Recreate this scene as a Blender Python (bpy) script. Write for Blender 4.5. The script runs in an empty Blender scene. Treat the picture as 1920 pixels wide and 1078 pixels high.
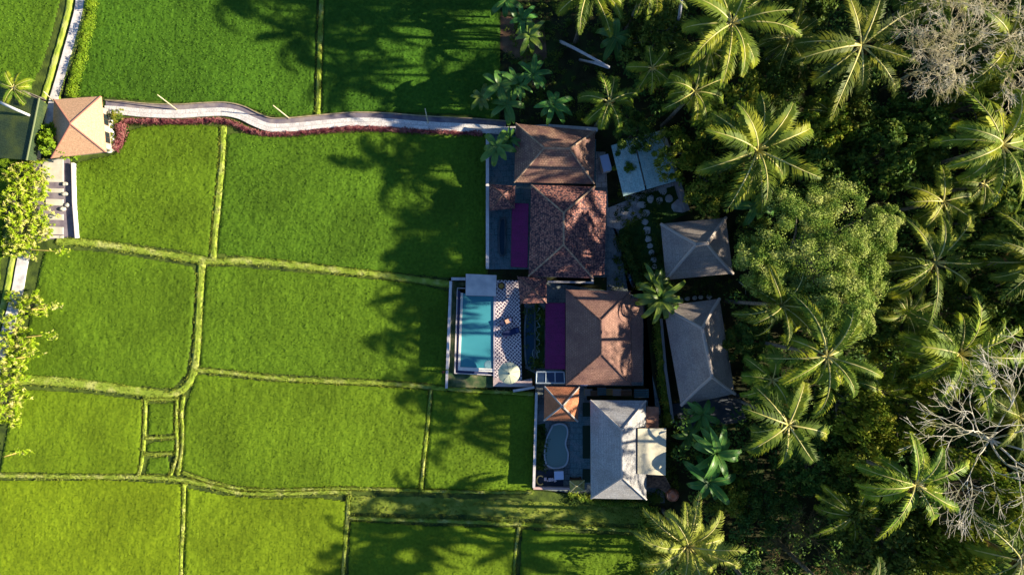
import bpy, math, random
import numpy as np
from mathutils import Vector, Matrix
R = math.radians
C = bpy.context.scene.collection
SC = bpy.context.scene
# ------------------------------------------------------------------ camera, sky, sun, exposure
CAMZ = 71.0
S = 0.055                                  # metres per photo pixel at ground level
cam = bpy.data.cameras.new('camera'); co = bpy.data.objects.new('camera', cam); C.objects.link(co)
co.location = (0, 0, CAMZ); cam.sensor_width = 36; cam.lens = 18 * CAMZ / (960 * S)
cam.clip_start = 0.5; cam.clip_end = 2000
SC.camera = co
ELEV, AZ = 25.0, -1.5
w = bpy.data.worlds.new('World'); SC.world = w; w.use_nodes = True
nt = w.node_tree; bg = nt.nodes['Background']; sky = nt.nodes.new('ShaderNodeTexSky')
sky.sky_type = 'NISHITA'; sky.sun_disc = False
sky.dust_density = 0.2; sky.ozone_density = 5.0; sky.air_density = 1.0
sky.sun_elevation = R(ELEV); sky.sun_rotation = R(90 - AZ)
shs = nt.nodes.new('ShaderNodeHueSaturation'); shs.inputs['Saturation'].default_value = 1.05; nt.links.new(sky.outputs[0], shs.inputs['Color'])
nt.links.new(shs.outputs[0], bg.inputs[0]); bg.inputs[1].default_value = 0.065
sl = bpy.data.lights.new('sun', 'SUN'); so = bpy.data.objects.new('sun', sl); C.objects.link(so)
sl.energy = 5.0; sl.angle = R(0.6); sl.color = (1.0, 0.88, 0.64)
tosun = Vector((math.cos(R(ELEV)) * math.cos(R(AZ)), math.cos(R(ELEV)) * math.sin(R(AZ)), math.sin(R(ELEV))))
so.rotation_euler = tosun.to_track_quat('Z', 'Y').to_euler(); so.location = (60, 0, 60)
SC.view_settings.view_transform = 'Standard'; SC.view_settings.look = 'None'
SC.view_settings.exposure = 1.35; SC.view_settings.gamma = 1
SC.render.engine = 'CYCLES'
SC.cycles.max_bounces = 6; SC.cycles.diffuse_bounces = 3; SC.cycles.transmission_bounces = 4
SC.cycles.transparent_max_bounces = 8
rnd = random.Random(7); rng = np.random.default_rng(7)

def P(px, py, h=0.0):
    k = S * (CAMZ - h) / CAMZ
    return Vector(((px - 960) * k, -(py - 539) * k, h))

# ------------------------------------------------------------------ materials
MATS = {}
def mat(name, cols, scale=1.0, rough=0.85, bump=0.0, bscale=None, detail=4, var=0.0, trans=0.0, spec=0.15,
        metal=0.0, bdist=0.1, lo=0.35, hi=0.65, hue=0.0):
    if name in MATS: return MATS[name]
    m = bpy.data.materials.new(name); m.use_nodes = True; n = m.node_tree.nodes; l = m.node_tree.links
    b = n['Principled BSDF']; b.inputs['Roughness'].default_value = rough
    b.inputs['Specular IOR Level'].default_value = spec; b.inputs['Metallic'].default_value = metal
    if not isinstance(cols[0], (tuple, list)): cols = [cols]
    geo = n.new('ShaderNodeNewGeometry')
    if len(cols) > 1:
        no = n.new('ShaderNodeTexNoise'); no.inputs['Scale'].default_value = scale; no.inputs['Detail'].default_value = detail
        l.new(geo.outputs['Position'], no.inputs['Vector'])
        cr = n.new('ShaderNodeValToRGB'); l.new(no.outputs['Fac'], cr.inputs[0])
        el = cr.color_ramp.elements
        el[0].position = lo; el[0].color = (*cols[0], 1); el[1].position = hi; el[1].color = (*cols[-1], 1)
        for i, c in enumerate(cols[1:-1]):
            e = el.new(lo + (hi - lo) * (i + 1) / (len(cols) - 1)); e.color = (*c, 1)
        out = cr.outputs[0]
    else:
        rgb = n.new('ShaderNodeRGB'); rgb.outputs[0].default_value = (*cols[0], 1); out = rgb.outputs[0]
    if var > 0:
        hs = n.new('ShaderNodeHueSaturation'); l.new(out, hs.inputs['Color'])
        oi = n.new('ShaderNodeObjectInfo')
        mr = n.new('ShaderNodeMapRange'); mr.inputs['To Min'].default_value = 1 - var; mr.inputs['To Max'].default_value = 1 + var
        l.new(oi.outputs['Random'], mr.inputs['Value']); l.new(mr.outputs[0], hs.inputs['Value'])
        if hue > 0:
            mr2 = n.new('ShaderNodeMapRange'); mr2.inputs['To Min'].default_value = 0.5 - hue; mr2.inputs['To Max'].default_value = 0.5 + hue
            wn = n.new('ShaderNodeTexWhiteNoise'); wn.noise_dimensions = '1D'
            l.new(oi.outputs['Random'], wn.inputs['W']); l.new(wn.outputs['Value'], mr2.inputs['Value']); l.new(mr2.outputs[0], hs.inputs['Hue'])
        out = hs.outputs[0]
    l.new(out, b.inputs['Base Color'])
    if bump > 0:
        nb = n.new('ShaderNodeTexNoise'); nb.inputs['Scale'].default_value = bscale or scale * 3; nb.inputs['Detail'].default_value = 5
        l.new(geo.outputs['Position'], nb.inputs['Vector'])
        bp = n.new('ShaderNodeBump'); bp.inputs['Strength'].default_value = bump; bp.inputs['Distance'].default_value = bdist
        l.new(nb.outputs['Fac'], bp.inputs['Height']); l.new(bp.outputs[0], b.inputs['Normal'])
    if trans > 0:
        tr = n.new('ShaderNodeBsdfTranslucent'); l.new(out, tr.inputs['Color'])
        mx = n.new('ShaderNodeMixShader'); mx.inputs[0].default_value = trans
        o = n['Material Output']; l.new(b.outputs[0], mx.inputs[1]); l.new(tr.outputs[0], mx.inputs[2]); l.new(mx.outputs[0], o.inputs[0])
    if name.startswith('rice canopy'):      # slow drift of crop tone across a plot
        n2 = n.new('ShaderNodeTexNoise'); n2.inputs['Scale'].default_value = .16; n2.inputs['Detail'].default_value = 3; l.new(geo.outputs['Position'], n2.inputs['Vector'])
        m2 = n.new('ShaderNodeMapRange'); m2.inputs['From Min'].default_value = .35; m2.inputs['From Max'].default_value = .65; m2.inputs['To Min'].default_value = .82; m2.inputs['To Max'].default_value = 1.18
        l.new(n2.outputs['Fac'], m2.inputs['Value']); vm = n.new('ShaderNodeVectorMath'); vm.operation = 'SCALE'; l.new(out, vm.inputs[0]); l.new(m2.outputs[0], vm.inputs['Scale']); l.new(vm.outputs[0], b.inputs['Base Color'])
    MATS[name] = m
    return m

def tile_mat(name, c1, c2, mortar, tw=0.28, th=0.24, patch=None, pscale=1.2, rough=0.8, bump=0.5, plo=0.45, phi=0.6, spec=0.3):
    """rows of roof tiles or slabs in UV metres with weathered patches"""
    if name in MATS: return MATS[name]
    m = bpy.data.materials.new(name); m.use_nodes = True; n = m.node_tree.nodes; l = m.node_tree.links
    b = n['Principled BSDF']; b.inputs['Roughness'].default_value = rough; b.inputs['Specular IOR Level'].default_value = spec
    uv = n.new('ShaderNodeUVMap'); br = n.new('ShaderNodeTexBrick')
    l.new(uv.outputs[0], br.inputs['Vector'])
    br.inputs['Color1'].default_value = (*c1, 1); br.inputs['Color2'].default_value = (*c2, 1); br.inputs['Mortar'].default_value = (*mortar, 1)
    br.inputs['Scale'].default_value = 1; br.inputs['Brick Width'].default_value = tw; br.inputs['Row Height'].default_value = th
    br.inputs['Mortar Size'].default_value = 0.03 * min(1, th * 3); br.inputs['Mortar Smooth'].default_value = 0.4
    out = br.outputs[0]
    geo = n.new('ShaderNodeNewGeometry')
    if patch:
        no = n.new('ShaderNodeTexNoise'); no.inputs['Scale'].default_value = pscale; no.inputs['Detail'].default_value = 6
        l.new(geo.outputs['Position'], no.inputs['Vector'])
        mr = n.new('ShaderNodeMapRange'); mr.inputs['From Min'].default_value = plo; mr.inputs['From Max'].default_value = phi
        l.new(no.outputs['Fac'], mr.inputs['Value'])
        mx = n.new('ShaderNodeMix'); mx.data_type = 'RGBA'; l.new(mr.outputs[0], mx.inputs[0])
        l.new(out, mx.inputs[6]); mx.inputs[7].default_value = (*patch, 1); out = mx.outputs[2]
    n2 = n.new('ShaderNodeTexNoise'); n2.inputs['Scale'].default_value = 9; n2.inputs['Detail'].default_value = 5
    l.new(geo.outputs['Position'], n2.inputs['Vector'])
    mr2 = n.new('ShaderNodeMapRange'); mr2.inputs['From Min'].default_value = .3; mr2.inputs['From Max'].default_value = .7
    mr2.inputs['To Min'].default_value = 0.7; mr2.inputs['To Max'].default_value = 1.25; l.new(n2.outputs['Fac'], mr2.inputs['Value'])
    vm = n.new('ShaderNodeVectorMath'); vm.operation = 'SCALE'; l.new(out, vm.inputs[0]); l.new(mr2.outputs[0], vm.inputs['Scale'])
    l.new(vm.outputs[0], b.inputs['Base Color'])
    add = n.new('ShaderNodeMath'); add.operation = 'ADD'; l.new(br.outputs['Fac'], add.inputs[0])
    ng = n.new('ShaderNodeMath'); ng.operation = 'MULTIPLY'; ng.inputs[1].default_value = -1.0; l.new(n2.outputs['Fac'], ng.inputs[0]); l.new(ng.outputs[0], add.inputs[1])
    bp = n.new('ShaderNodeBump'); bp.inputs['Strength'].default_value = bump; bp.inputs['Distance'].default_value = 0.06; bp.invert = True
    l.new(add.outputs[0], bp.inputs['Height']); l.new(bp.outputs[0], b.inputs['Normal'])
    MATS[name] = m
    return m

# ------------------------------------------------------------------ mesh building
class MB:
    def __init__(s): s.v = []; s.f = []; s.uv = []          # uv: per face list or None
    def add(s, vs, fs, uvs=None):
        o = len(s.v); s.v += [tuple(v) for v in vs]
        for i, f in enumerate(fs):
            s.f.append([a + o for a in f]); s.uv.append(uvs[i] if uvs else None)
        return s
    def box(s, c, d, rz=0.0, tilt=None):
        hx, hy, hz = d[0] / 2, d[1] / 2, d[2] / 2
        m = Matrix.Rotation(rz, 3, 'Z')
        if tilt: m = m @ Matrix.Rotation(tilt[0], 3, 'X') @ Matrix.Rotation(tilt[1], 3, 'Y')
        vs = [Vector(c) + m @ Vector((x * hx, y * hy, z * hz)) for z in (-1, 1) for x, y in ((-1, -1), (1, -1), (1, 1), (-1, 1))]
        return s.add(vs, [(3, 2, 1, 0), (4, 5, 6, 7), (0, 1, 5, 4), (1, 2, 6, 5), (2, 3, 7, 6), (3, 0, 4, 7)])
    def prism(s, poly, z0, z1):
        n = len(poly)
        a = sum(poly[i][0] * poly[(i + 1) % n][1] - poly[(i + 1) % n][0] * poly[i][1] for i in range(n))
        if a < 0: poly = poly[::-1]
        vs = [(p[0], p[1], z0) for p in poly] + [(p[0], p[1], z1) for p in poly]
        fs = [tuple(range(n - 1, -1, -1)), tuple(range(n, 2 * n))] + [(i, (i + 1) % n, n + (i + 1) % n, n + i) for i in range(n)]
        uvs = [[(vs[k][0], vs[k][1]) for k in fs[0]], [(vs[k][0], vs[k][1]) for k in fs[1]]]
        for f in fs[2:]:
            L = math.dist(vs[f[0]][:2], vs[f[1]][:2]); uvs.append([(0, z0), (L, z0), (L, z1), (0, z1)])
        return s.add(vs, fs, uvs)
    def tube(s, pts, rad, n=6, cap=True):
        pts = [Vector(p) for p in pts]; k = len(pts)
        if not isinstance(rad, (list, tuple)): rad = [rad] * k
        vs = []
        for i, p in enumerate(pts):
            t = (pts[min(i + 1, k - 1)] - pts[max(i - 1, 0)])
            t = t.normalized() if t.length > 1e-9 else Vector((0, 0, 1))
            u = t.cross(Vector((0, 0, 1)) if abs(t.z) < .9 else Vector((1, 0, 0))).normalized(); v = t.cross(u)
            vs += [p + (u * math.cos(2 * math.pi * j / n) + v * math.sin(2 * math.pi * j / n)) * rad[i] for j in range(n)]
        fs = [(i * n + j, i * n + (j + 1) % n, (i + 1) * n + (j + 1) % n, (i + 1) * n + j) for i in range(k - 1) for j in range(n)]
        if cap: fs += [tuple(range(n))[::-1], tuple(range((k - 1) * n, k * n))]
        return s.add(vs, fs)
    def lathe(s, c, prof, n=20):
        vs = [(c[0] + r * math.cos(2 * math.pi * j / n), c[1] + r * math.sin(2 * math.pi * j / n), c[2] + z) for r, z in prof for j in range(n)]
        k = len(prof)
        fs = [(i * n + j, i * n + (j + 1) % n, (i + 1) * n + (j + 1) % n, (i + 1) * n + j) for i in range(k - 1) for j in range(n)]
        fs += [tuple(range(n))[::-1], tuple(range((k - 1) * n, k * n))]
        return s.add(vs, fs)
    def rock(s, c, rx, ry, rz_, seed=0, n=9, flat=0.5):
        q = random.Random(seed); ph = [q.uniform(0.82, 1.12) for _ in range(n)]
        rings = [(0.85, 0), (1.0, 0.55), (0.9, 0.88), (0.45, 1.0)]
        vs = [(c[0] + rx * f * ph[j] * math.cos(2 * math.pi * j / n), c[1] + ry * f * ph[j] * math.sin(2 * math.pi * j / n), c[2] + rz_ * z * q.uniform(.93, 1.05)) for f, z in rings for j in range(n)]
        fs = [(i * n + j, i * n + (j + 1) % n, (i + 1) * n + (j + 1) % n, (i + 1) * n + j) for i in range(3) for j in range(n)]
        fs += [tuple(range(n))[::-1], tuple(range(3 * n, 4 * n))]
        return s.add(vs, fs)

ORG = {}
def tag(o, label=None, cat=None, group=None, kind=None):
    if label: o['label'] = label
    if cat: o['category'] = cat
    if group: o['group'] = group
    if kind: o['kind'] = kind
    return o
def thing(name, label, cat, loc=(0, 0, 0), group=None):
    o = bpy.data.objects.new(name, None); C.objects.link(o); o.location = loc; o.empty_display_size = 0.3
    ORG[o.name] = Vector(loc)
    return tag(o, label, cat, group)
def obj(name, mb, m, parent=None, smooth=False, local=False):
    """mesh from world coordinates; its origin goes to the base of the thing"""
    if parent is not None: org = Vector((0, 0, 0)) if local else ORG[parent.name]
    elif local: org = Vector((0, 0, 0))
    else:
        a = np.array(mb.v); org = Vector(((a[:, 0].min() + a[:, 0].max()) / 2, (a[:, 1].min() + a[:, 1].max()) / 2, a[:, 2].min()))
    me = bpy.data.meshes.new(name)
    me.from_pydata([tuple(Vector(v) - org) for v in mb.v], [], mb.f)
    if any(u is not None for u in mb.uv):
        ul = me.uv_layers.new(name='UVMap'); data = []
        for f, u in zip(mb.f, mb.uv): data += list(u) if u is not None else [(mb.v[k][0], mb.v[k][1]) for k in f]
        ul.data.foreach_set('uv', np.array(data, dtype=np.float32).ravel())
    me.materials.append(m)
    if smooth: me.polygons.foreach_set('use_smooth', [True] * len(me.polygons))
    me.update()
    o = bpy.data.objects.new(name, me); C.objects.link(o)
    if parent is not None: o.parent = parent; ORG[o.name] = org
    else: o.location = org; ORG[o.name] = org
    return o
def npobj(name, V, F, m, parent=None, loc=(0, 0, 0), smooth=False):
    """fast mesh of quads from numpy arrays, local coordinates"""
    me = bpy.data.meshes.new(name); n = len(V); k = len(F)
    me.vertices.add(n); me.vertices.foreach_set('co', np.asarray(V, np.float32).ravel())
    me.loops.add(k * 4); me.loops.foreach_set('vertex_index', np.asarray(F, np.int32).ravel())
    me.polygons.add(k); me.polygons.foreach_set('loop_start', np.arange(0, k * 4, 4, dtype=np.int32))
    me.polygons.foreach_set('loop_total', np.full(k, 4, np.int32))
    me.materials.append(m)
    if smooth: me.polygons.foreach_set('use_smooth', [True] * k)
    me.update(); me.validate()
    o = bpy.data.objects.new(name, me); C.objects.link(o); o.location = loc
    if parent is not None: o.parent = parent
    return o

def smoothline(pts, step=6.0):
    """Catmull-Rom through 2D/3D points"""
    pts = [np.array(p, float) for p in pts]
    if len(pts) < 3: return [tuple(p) for p in np.linspace(pts[0], pts[-1], max(2, int(np.linalg.norm(pts[-1] - pts[0]) / step)))]
    q = [2 * pts[0] - pts[1]] + pts + [2 * pts[-1] - pts[-2]]; out = []
    for i in range(1, len(q) - 2):
        n = max(2, int(np.linalg.norm(q[i + 1] - q[i]) / step))
        for k in range(n):
            t = k / n; a, b, c, d = q[i - 1], q[i], q[i + 1], q[i + 2]
            out.append(tuple(0.5 * (2 * b + (c - a) * t + (2 * a - 5 * b + 4 * c - d) * t * t + (3 * b - a - 3 * c + d) * t ** 3)))
    out.append(tuple(pts[-1])); return out
def offs(line, dl):
    """offset a 2D world polyline by dl to its left (array of distances allowed)"""
    a = np.array([(p[0], p[1]) for p in line], float); t = np.gradient(a, axis=0); t /= np.maximum(np.linalg.norm(t, axis=1), 1e-9)[:, None]
    nrm = np.stack([-t[:, 1], t[:, 0]], 1)
    return a + nrm * (np.asarray(dl).reshape(-1, 1) if np.ndim(dl) else dl)
def wl(pts, h=0.0): return [tuple(P(p[0], p[1], h)) for p in pts]

def band(mb, line, w0, w1, z0, z1):
    """a solid strip between offsets w0, w1 along a world line"""
    A = offs(line, w0); B = offs(line, w1); n = len(A)
    vs = [(*A[i], z1) for i in range(n)] + [(*B[i], z1) for i in range(n)] + [(*A[i], z0) for i in range(n)] + [(*B[i], z0) for i in range(n)]
    fs = []; uvs = []; d = 0
    for i in range(n - 1):
        L = float(np.linalg.norm(A[i + 1] - A[i]))
        fs += [(i, n + i, n + i + 1, i + 1), (i, i + 1, 2 * n + i + 1, 2 * n + i), (n + i + 1, n + i, 3 * n + i, 3 * n + i + 1)]
        uvs += [[(d, w0), (d, w1), (d + L, w1), (d + L, w0)]] + [[(d, z1), (d + L, z1), (d + L, z0), (d, z0)], [(d + L, z1), (d, z1), (d, z0), (d + L, z0)]]
        d += L
    fs += [(0, 2 * n, 3 * n, n), (n - 1, 2 * n - 1, 4 * n - 1, 3 * n - 1)]; uvs += [[(0, 0), (0, 1), (1, 1), (1, 0)]] * 2
    if w1 > w0: fs = [f[::-1] for f in fs]; uvs = [u[::-1] for u in uvs]
    mb.add(vs, fs, uvs)
    return mb

def wall(name, pts, label, z1, m, cm, t=0.2, z0=0.0, cat='wall', cope=0.05):
    line = wl(pts, z1); mb = MB()
    for a, b in zip(line[:-1], line[1:]):
        d = (Vector(b) - Vector(a)).normalized() * (t / 2); l2 = [(a[0] - d.x, a[1] - d.y), (b[0] + d.x, b[1] + d.y)] if len(line) > 2 else [a, b]
        band(mb, [l2[0], l2[1]], -t / 2, t / 2, z0, z1 - 0.06 - (0.002 * (len(mb.v) % 3)))
    c = Vector(line[0]); root = thing(name, label, cat, (c.x, c.y, z0))
    obj('wall_face', mb, m, root)
    mb = MB()
    for i, (a, b) in enumerate(zip(line[:-1], line[1:])):
        d = (Vector(b) - Vector(a)).normalized() * (t / 2 + cope); l2 = [(a[0] - d.x, a[1] - d.y), (b[0] + d.x, b[1] + d.y)] if len(line) > 2 else [a, b]
        band(mb, l2, -t / 2 - cope, t / 2 + cope, z1 - 0.06, z1 + 0.003 * i)
    obj('coping', mb, cm, root); return root

def floor_slab(name, pts, m, z0, z1, kind='structure', label=None, cat=None):
    mb = MB().prism([tuple(P(*p))[:2] for p in pts], z0, z1); o = obj(name, mb, m)
    if kind: o['kind'] = kind
    if label: tag(o, label, cat)
    return o

# ------------------------------------------------------------------ palette
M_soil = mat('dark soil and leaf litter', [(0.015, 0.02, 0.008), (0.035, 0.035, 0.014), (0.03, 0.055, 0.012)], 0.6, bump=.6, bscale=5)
M_bund = mat('trodden bund grass', [(0.2, 0.28, 0.03), (0.28, 0.36, 0.045), (0.42, 0.44, 0.13)], .8, bump=.7, bscale=7, detail=7)
M_lane = mat('grass lane', [(0.11, 0.16, 0.02), (0.17, 0.22, 0.03), (0.24, 0.27, 0.05)], 0.9, bump=.6, bscale=9, detail=7)
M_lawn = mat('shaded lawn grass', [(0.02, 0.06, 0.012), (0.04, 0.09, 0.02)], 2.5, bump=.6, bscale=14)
M_path = mat('pale concrete walkway', [(0.48, 0.45, 0.45), (0.62, 0.58, 0.57), (0.7, 0.66, 0.64)], 1.8, bump=.2, bscale=12, detail=8)
M_chan = mat('shade violet concrete channel', [(0.13, 0.12, 0.17), (0.2, 0.17, 0.2), (0.28, 0.24, 0.24)], 1.0, bump=.2, bscale=9, detail=7)  # dark violet is shade painted into the channel beside the walkway
M_conc = mat('grey concrete', [(0.2, 0.21, 0.22), (0.3, 0.3, 0.3)], 1.2, bump=.2, bscale=10, detail=7)
M_dconc = mat('dark wet stone', [(0.06, 0.08, 0.09), (0.12, 0.14, 0.15)], 1.4, bump=.2, bscale=10, detail=7)
M_wallm = mat('weathered garden wall', [(0.25, 0.24, 0.25), (0.38, 0.36, 0.36)], 1.3, bump=.2, detail=6)
M_cope = mat('pale lilac coping', [(0.5, 0.46, 0.48), (0.64, 0.6, 0.6)], 2.0, bump=.15, detail=6)
M_white = mat('white render', [(0.62, 0.6, 0.58), (0.78, 0.76, 0.73)], 1.5, detail=6)
M_plaster = mat('cream plaster', [(0.42, 0.36, 0.28), (0.52, 0.45, 0.36)], 1.1, detail=6)
M_wood = mat('dark timber', [(0.05, 0.028, 0.016), (0.1, 0.055, 0.03)], 3, detail=6)
M_glass = mat('dark window glass', (0.02, 0.03, 0.035), rough=.06, spec=.8)
M_stone = mat('grey stepping stone', [(0.4, 0.38, 0.37), (0.6, 0.57, 0.53)], 2.2, bump=.4, bscale=9, var=.15)
M_bark = mat('pale palm bark', [(0.09, 0.08, 0.065), (0.19, 0.17, 0.14)], 3, bump=.4)
M_bleach = mat('bleached bare bark', [(0.3, 0.29, 0.17), (0.5, 0.46, 0.36), (0.7, 0.66, 0.58)], .8, bump=.2)
M_brown = mat('dull brown twigs', [(0.1, 0.075, 0.035), (0.18, 0.13, 0.05)], 2)
M_frond = mat('palm frond green', [(0.065, 0.11, 0.012), (0.125, 0.19, 0.014), (0.3, 0.32, 0.02)], 0.5, rough=.55, var=.3, hue=.012, trans=.25, spec=.2)
M_rib = mat('yellow frond rib', [(0.38, 0.36, 0.09), (0.6, 0.52, 0.2)], 1.0, rough=.45, spec=.5)
M_pale = mat('pale dry frond', [(0.17, 0.22, 0.025), (0.34, 0.37, 0.06)], 0.8, rough=.5, var=.2, trans=.25, spec=.2)
M_broad = mat('glossy broad leaf', [(0.05, 0.15, 0.03), (0.09, 0.22, 0.04)], 0.9, rough=.38, var=.3, hue=.02, trans=.2, spec=.3)
M_broadY = mat('yellow green broad leaf', [(0.08, 0.17, 0.015), (0.18, 0.24, 0.03)], 0.9, rough=.4, var=.2, trans=.25, spec=.5)
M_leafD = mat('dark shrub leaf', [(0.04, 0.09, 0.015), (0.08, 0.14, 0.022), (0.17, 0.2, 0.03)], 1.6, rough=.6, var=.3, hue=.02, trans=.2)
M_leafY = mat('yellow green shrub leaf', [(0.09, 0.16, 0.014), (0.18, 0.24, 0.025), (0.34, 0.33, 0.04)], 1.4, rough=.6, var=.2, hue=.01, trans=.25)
M_sage = mat('sage tree leaf', [(0.1, 0.19, 0.025), (0.27, 0.36, 0.06), (0.5, 0.54, 0.16)], 0.9, rough=.6, trans=.35)
M_sun = mat('sunlit golden leaf', [(0.2, 0.34, 0.01), (0.36, 0.46, 0.02), (0.7, 0.62, 0.25)], 1.6, rough=.6, trans=.25, detail=6)
M_hedge = mat('bright hedge leaf', [(0.12, 0.22, 0.01), (0.22, 0.32, 0.015)], 1.5, rough=.6, trans=.2)
M_red = mat('dark red hedge leaf', [(0.1, 0.02, 0.03), (0.24, 0.07, 0.08), (0.36, 0.16, 0.14)], 2.2, rough=.6, trans=.1)
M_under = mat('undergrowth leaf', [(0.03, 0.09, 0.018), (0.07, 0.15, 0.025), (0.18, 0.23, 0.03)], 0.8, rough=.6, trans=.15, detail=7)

# ------------------------------------------------------------------ ground
g = MB(); G = 1200
gv = [(-G, -G, 0), (G, -G, 0), (G, G, 0), (-G, G, 0)]
g.add(gv, [(0, 1, 2, 3)])
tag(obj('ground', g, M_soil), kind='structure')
# short grass under the whole terrace system on the field side
gf = MB().prism([tuple(P(*p))[:2] for p in [(-700, -500), (938, -500), (938, 245), (915, 330), (915, 515), (842, 520), (842, 728), (1000, 738), (1000, 918), (1215, 940), (1215, 1600), (-700, 1600)]], 0.0, 0.16)
tag(obj('field_ground', gf, mat('wet paddy soil with short grass', [(0.03, 0.05, 0.012), (0.09, 0.13, 0.02)], 1.0, bump=.5, bscale=8)), kind='structure')

# ------------------------------------------------------------------ rice fields
def inpoly(x, y, poly):
    r = np.zeros(x.shape, bool); n = len(poly)
    for i in range(n):
        x1, y1 = poly[i]; x2, y2 = poly[(i + 1) % n]
        c = ((y1 > y) != (y2 > y)) & (x < (x2 - x1) * (y - y1) / (y2 - y1 + 1e-12) + x1); r ^= c
    return r
def edgedist(x, y, poly):
    d = np.full(x.shape, 1e9); n = len(poly)
    for i in range(n):
        a = np.array(poly[i]); b = np.array(poly[(i + 1) % n]); ab = b - a; L = (ab ** 2).sum() + 1e-12
        t = np.clip(((x - a[0]) * ab[0] + (y - a[1]) * ab[1]) / L, 0, 1)
        d = np.minimum(d, np.hypot(x - a[0] - t * ab[0], y - a[1] - t * ab[1]))
    return d
NG = rng.random((64, 64))
def vnoise(x, y, sc):
    u = x * sc; v = y * sc; i = np.floor(u).astype(int); j = np.floor(v).astype(int); fu = u - i; fv = v - j
    fu = fu * fu * (3 - 2 * fu); fv = fv * fv * (3 - 2 * fv); g = lambda a, b: NG[a % 64, b % 64]
    return (g(i, j) * (1 - fu) + g(i + 1, j) * fu) * (1 - fv) + (g(i, j + 1) * (1 - fu) + g(i + 1, j + 1) * fu) * fv
def rice_mat(k, tint):  # tint: crop colour plus view-dependent sun brightness painted into the lower left plots
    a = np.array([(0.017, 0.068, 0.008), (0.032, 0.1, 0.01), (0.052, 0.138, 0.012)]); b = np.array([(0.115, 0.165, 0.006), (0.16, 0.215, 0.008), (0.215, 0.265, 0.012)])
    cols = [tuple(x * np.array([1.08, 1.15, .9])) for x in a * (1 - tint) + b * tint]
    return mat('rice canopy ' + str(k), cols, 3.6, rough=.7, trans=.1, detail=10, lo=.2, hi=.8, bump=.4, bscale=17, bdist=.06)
def rice(k, poly, tint, label, h=0.2, step=0.12, rough=1.0):
    sm = poly
    W = [tuple(P(*p))[:2] for p in sm]; a = np.array(W); c = a.mean(0)
    xs = np.arange(a[:, 0].min(), a[:, 0].max(), step); ys = np.arange(a[:, 1].min(), a[:, 1].max(), step)
    X, Y = np.meshgrid(xs, ys, indexing='ij'); ins = inpoly(X, Y, W)
    d = np.where(ins, edgedist(X, Y, W), 0)
    ed = np.clip(d / 0.35, 0, 1)
    # planted hills a little closer than the grid, in slightly slanting rows
    rowp = np.sin((X * 0.82 + Y * 0.57 + 0.25 * vnoise(X, Y, 1.3)) * 2 * math.pi / 0.42) * np.sin((X * -0.57 + Y * 0.82 + 0.25 * vnoise(X + 9, Y, 1.1)) * 2 * math.pi / 0.5)
    Z = h * (0.15 + 0.85 * np.sqrt(ed)) + (0.05 * (vnoise(X, Y, 0.35) - .5) + 0.05 * (vnoise(X, Y, 1.7) - .5) + 0.05 * (vnoise(X + 5, Y, 3.1) - .5) + 0.02 * rowp + 0.055 * rough * (rng.random(X.shape) - .5)) * (0.4 + 0.6 * ed)
    Z += (rng.random(X.shape) > .985) * 0.05 * rough
    Z = np.where(ins, np.maximum(Z, .045), 0.02)
    X = X + (rng.random(X.shape) - .5) * step * .5; Y = Y + (rng.random(Y.shape) - .5) * step * .5
    idx = -np.ones(X.shape, int); cell = ins[:-1, :-1] & ins[1:, :-1] & ins[1:, 1:] & ins[:-1, 1:]
    use = np.zeros(X.shape, bool)
    use[:-1, :-1] |= cell; use[1:, :-1] |= cell; use[1:, 1:] |= cell; use[:-1, 1:] |= cell
    idx[use] = np.arange(use.sum())
    V = np.stack([X[use] - c[0], Y[use] - c[1], Z[use]], 1)
    F = np.stack([idx[:-1, :-1][cell], idx[1:, :-1][cell], idx[1:, 1:][cell], idx[:-1, 1:][cell]], 1)
    # leaf tips standing out of the canopy
    pick = np.argwhere(use & (rng.random(X.shape) < .35)); m = len(pick)
    px = X[pick[:, 0], pick[:, 1]] - c[0]; py = Y[pick[:, 0], pick[:, 1]] - c[1]; pz = Z[pick[:, 0], pick[:, 1]]
    th = rng.random(m) * 2 * math.pi; ln = rng.uniform(.08, .17, m); up = rng.uniform(.04, .12, m) * rough
    bx, by = -np.sin(th) * .035, np.cos(th) * .035
    A = np.stack([px + bx, py + by, pz - .02], 1); B = np.stack([px - bx, py - by, pz - .02], 1)
    D = np.stack([px + np.cos(th) * ln * .55 - bx * .6, py + np.sin(th) * ln * .55 - by * .6, pz + up], 1)
    E = np.stack([px + np.cos(th) * ln, py + np.sin(th) * ln, pz + up * .75], 1)
    o0 = len(V); V = np.concatenate([V, np.stack([A, B, D, E], 1).reshape(-1, 3)])
    q = o0 + np.arange(m)[:, None] * 4 + np.array([[0, 1, 2, 3]]); F = np.concatenate([F, q])
    o = npobj('rice_crop', V, F, rice_mat(k, tint), loc=(c[0], c[1], 0.13))
    return tag(o, label, 'rice field', 'rice paddies between grassy bunds', 'stuff')

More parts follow.
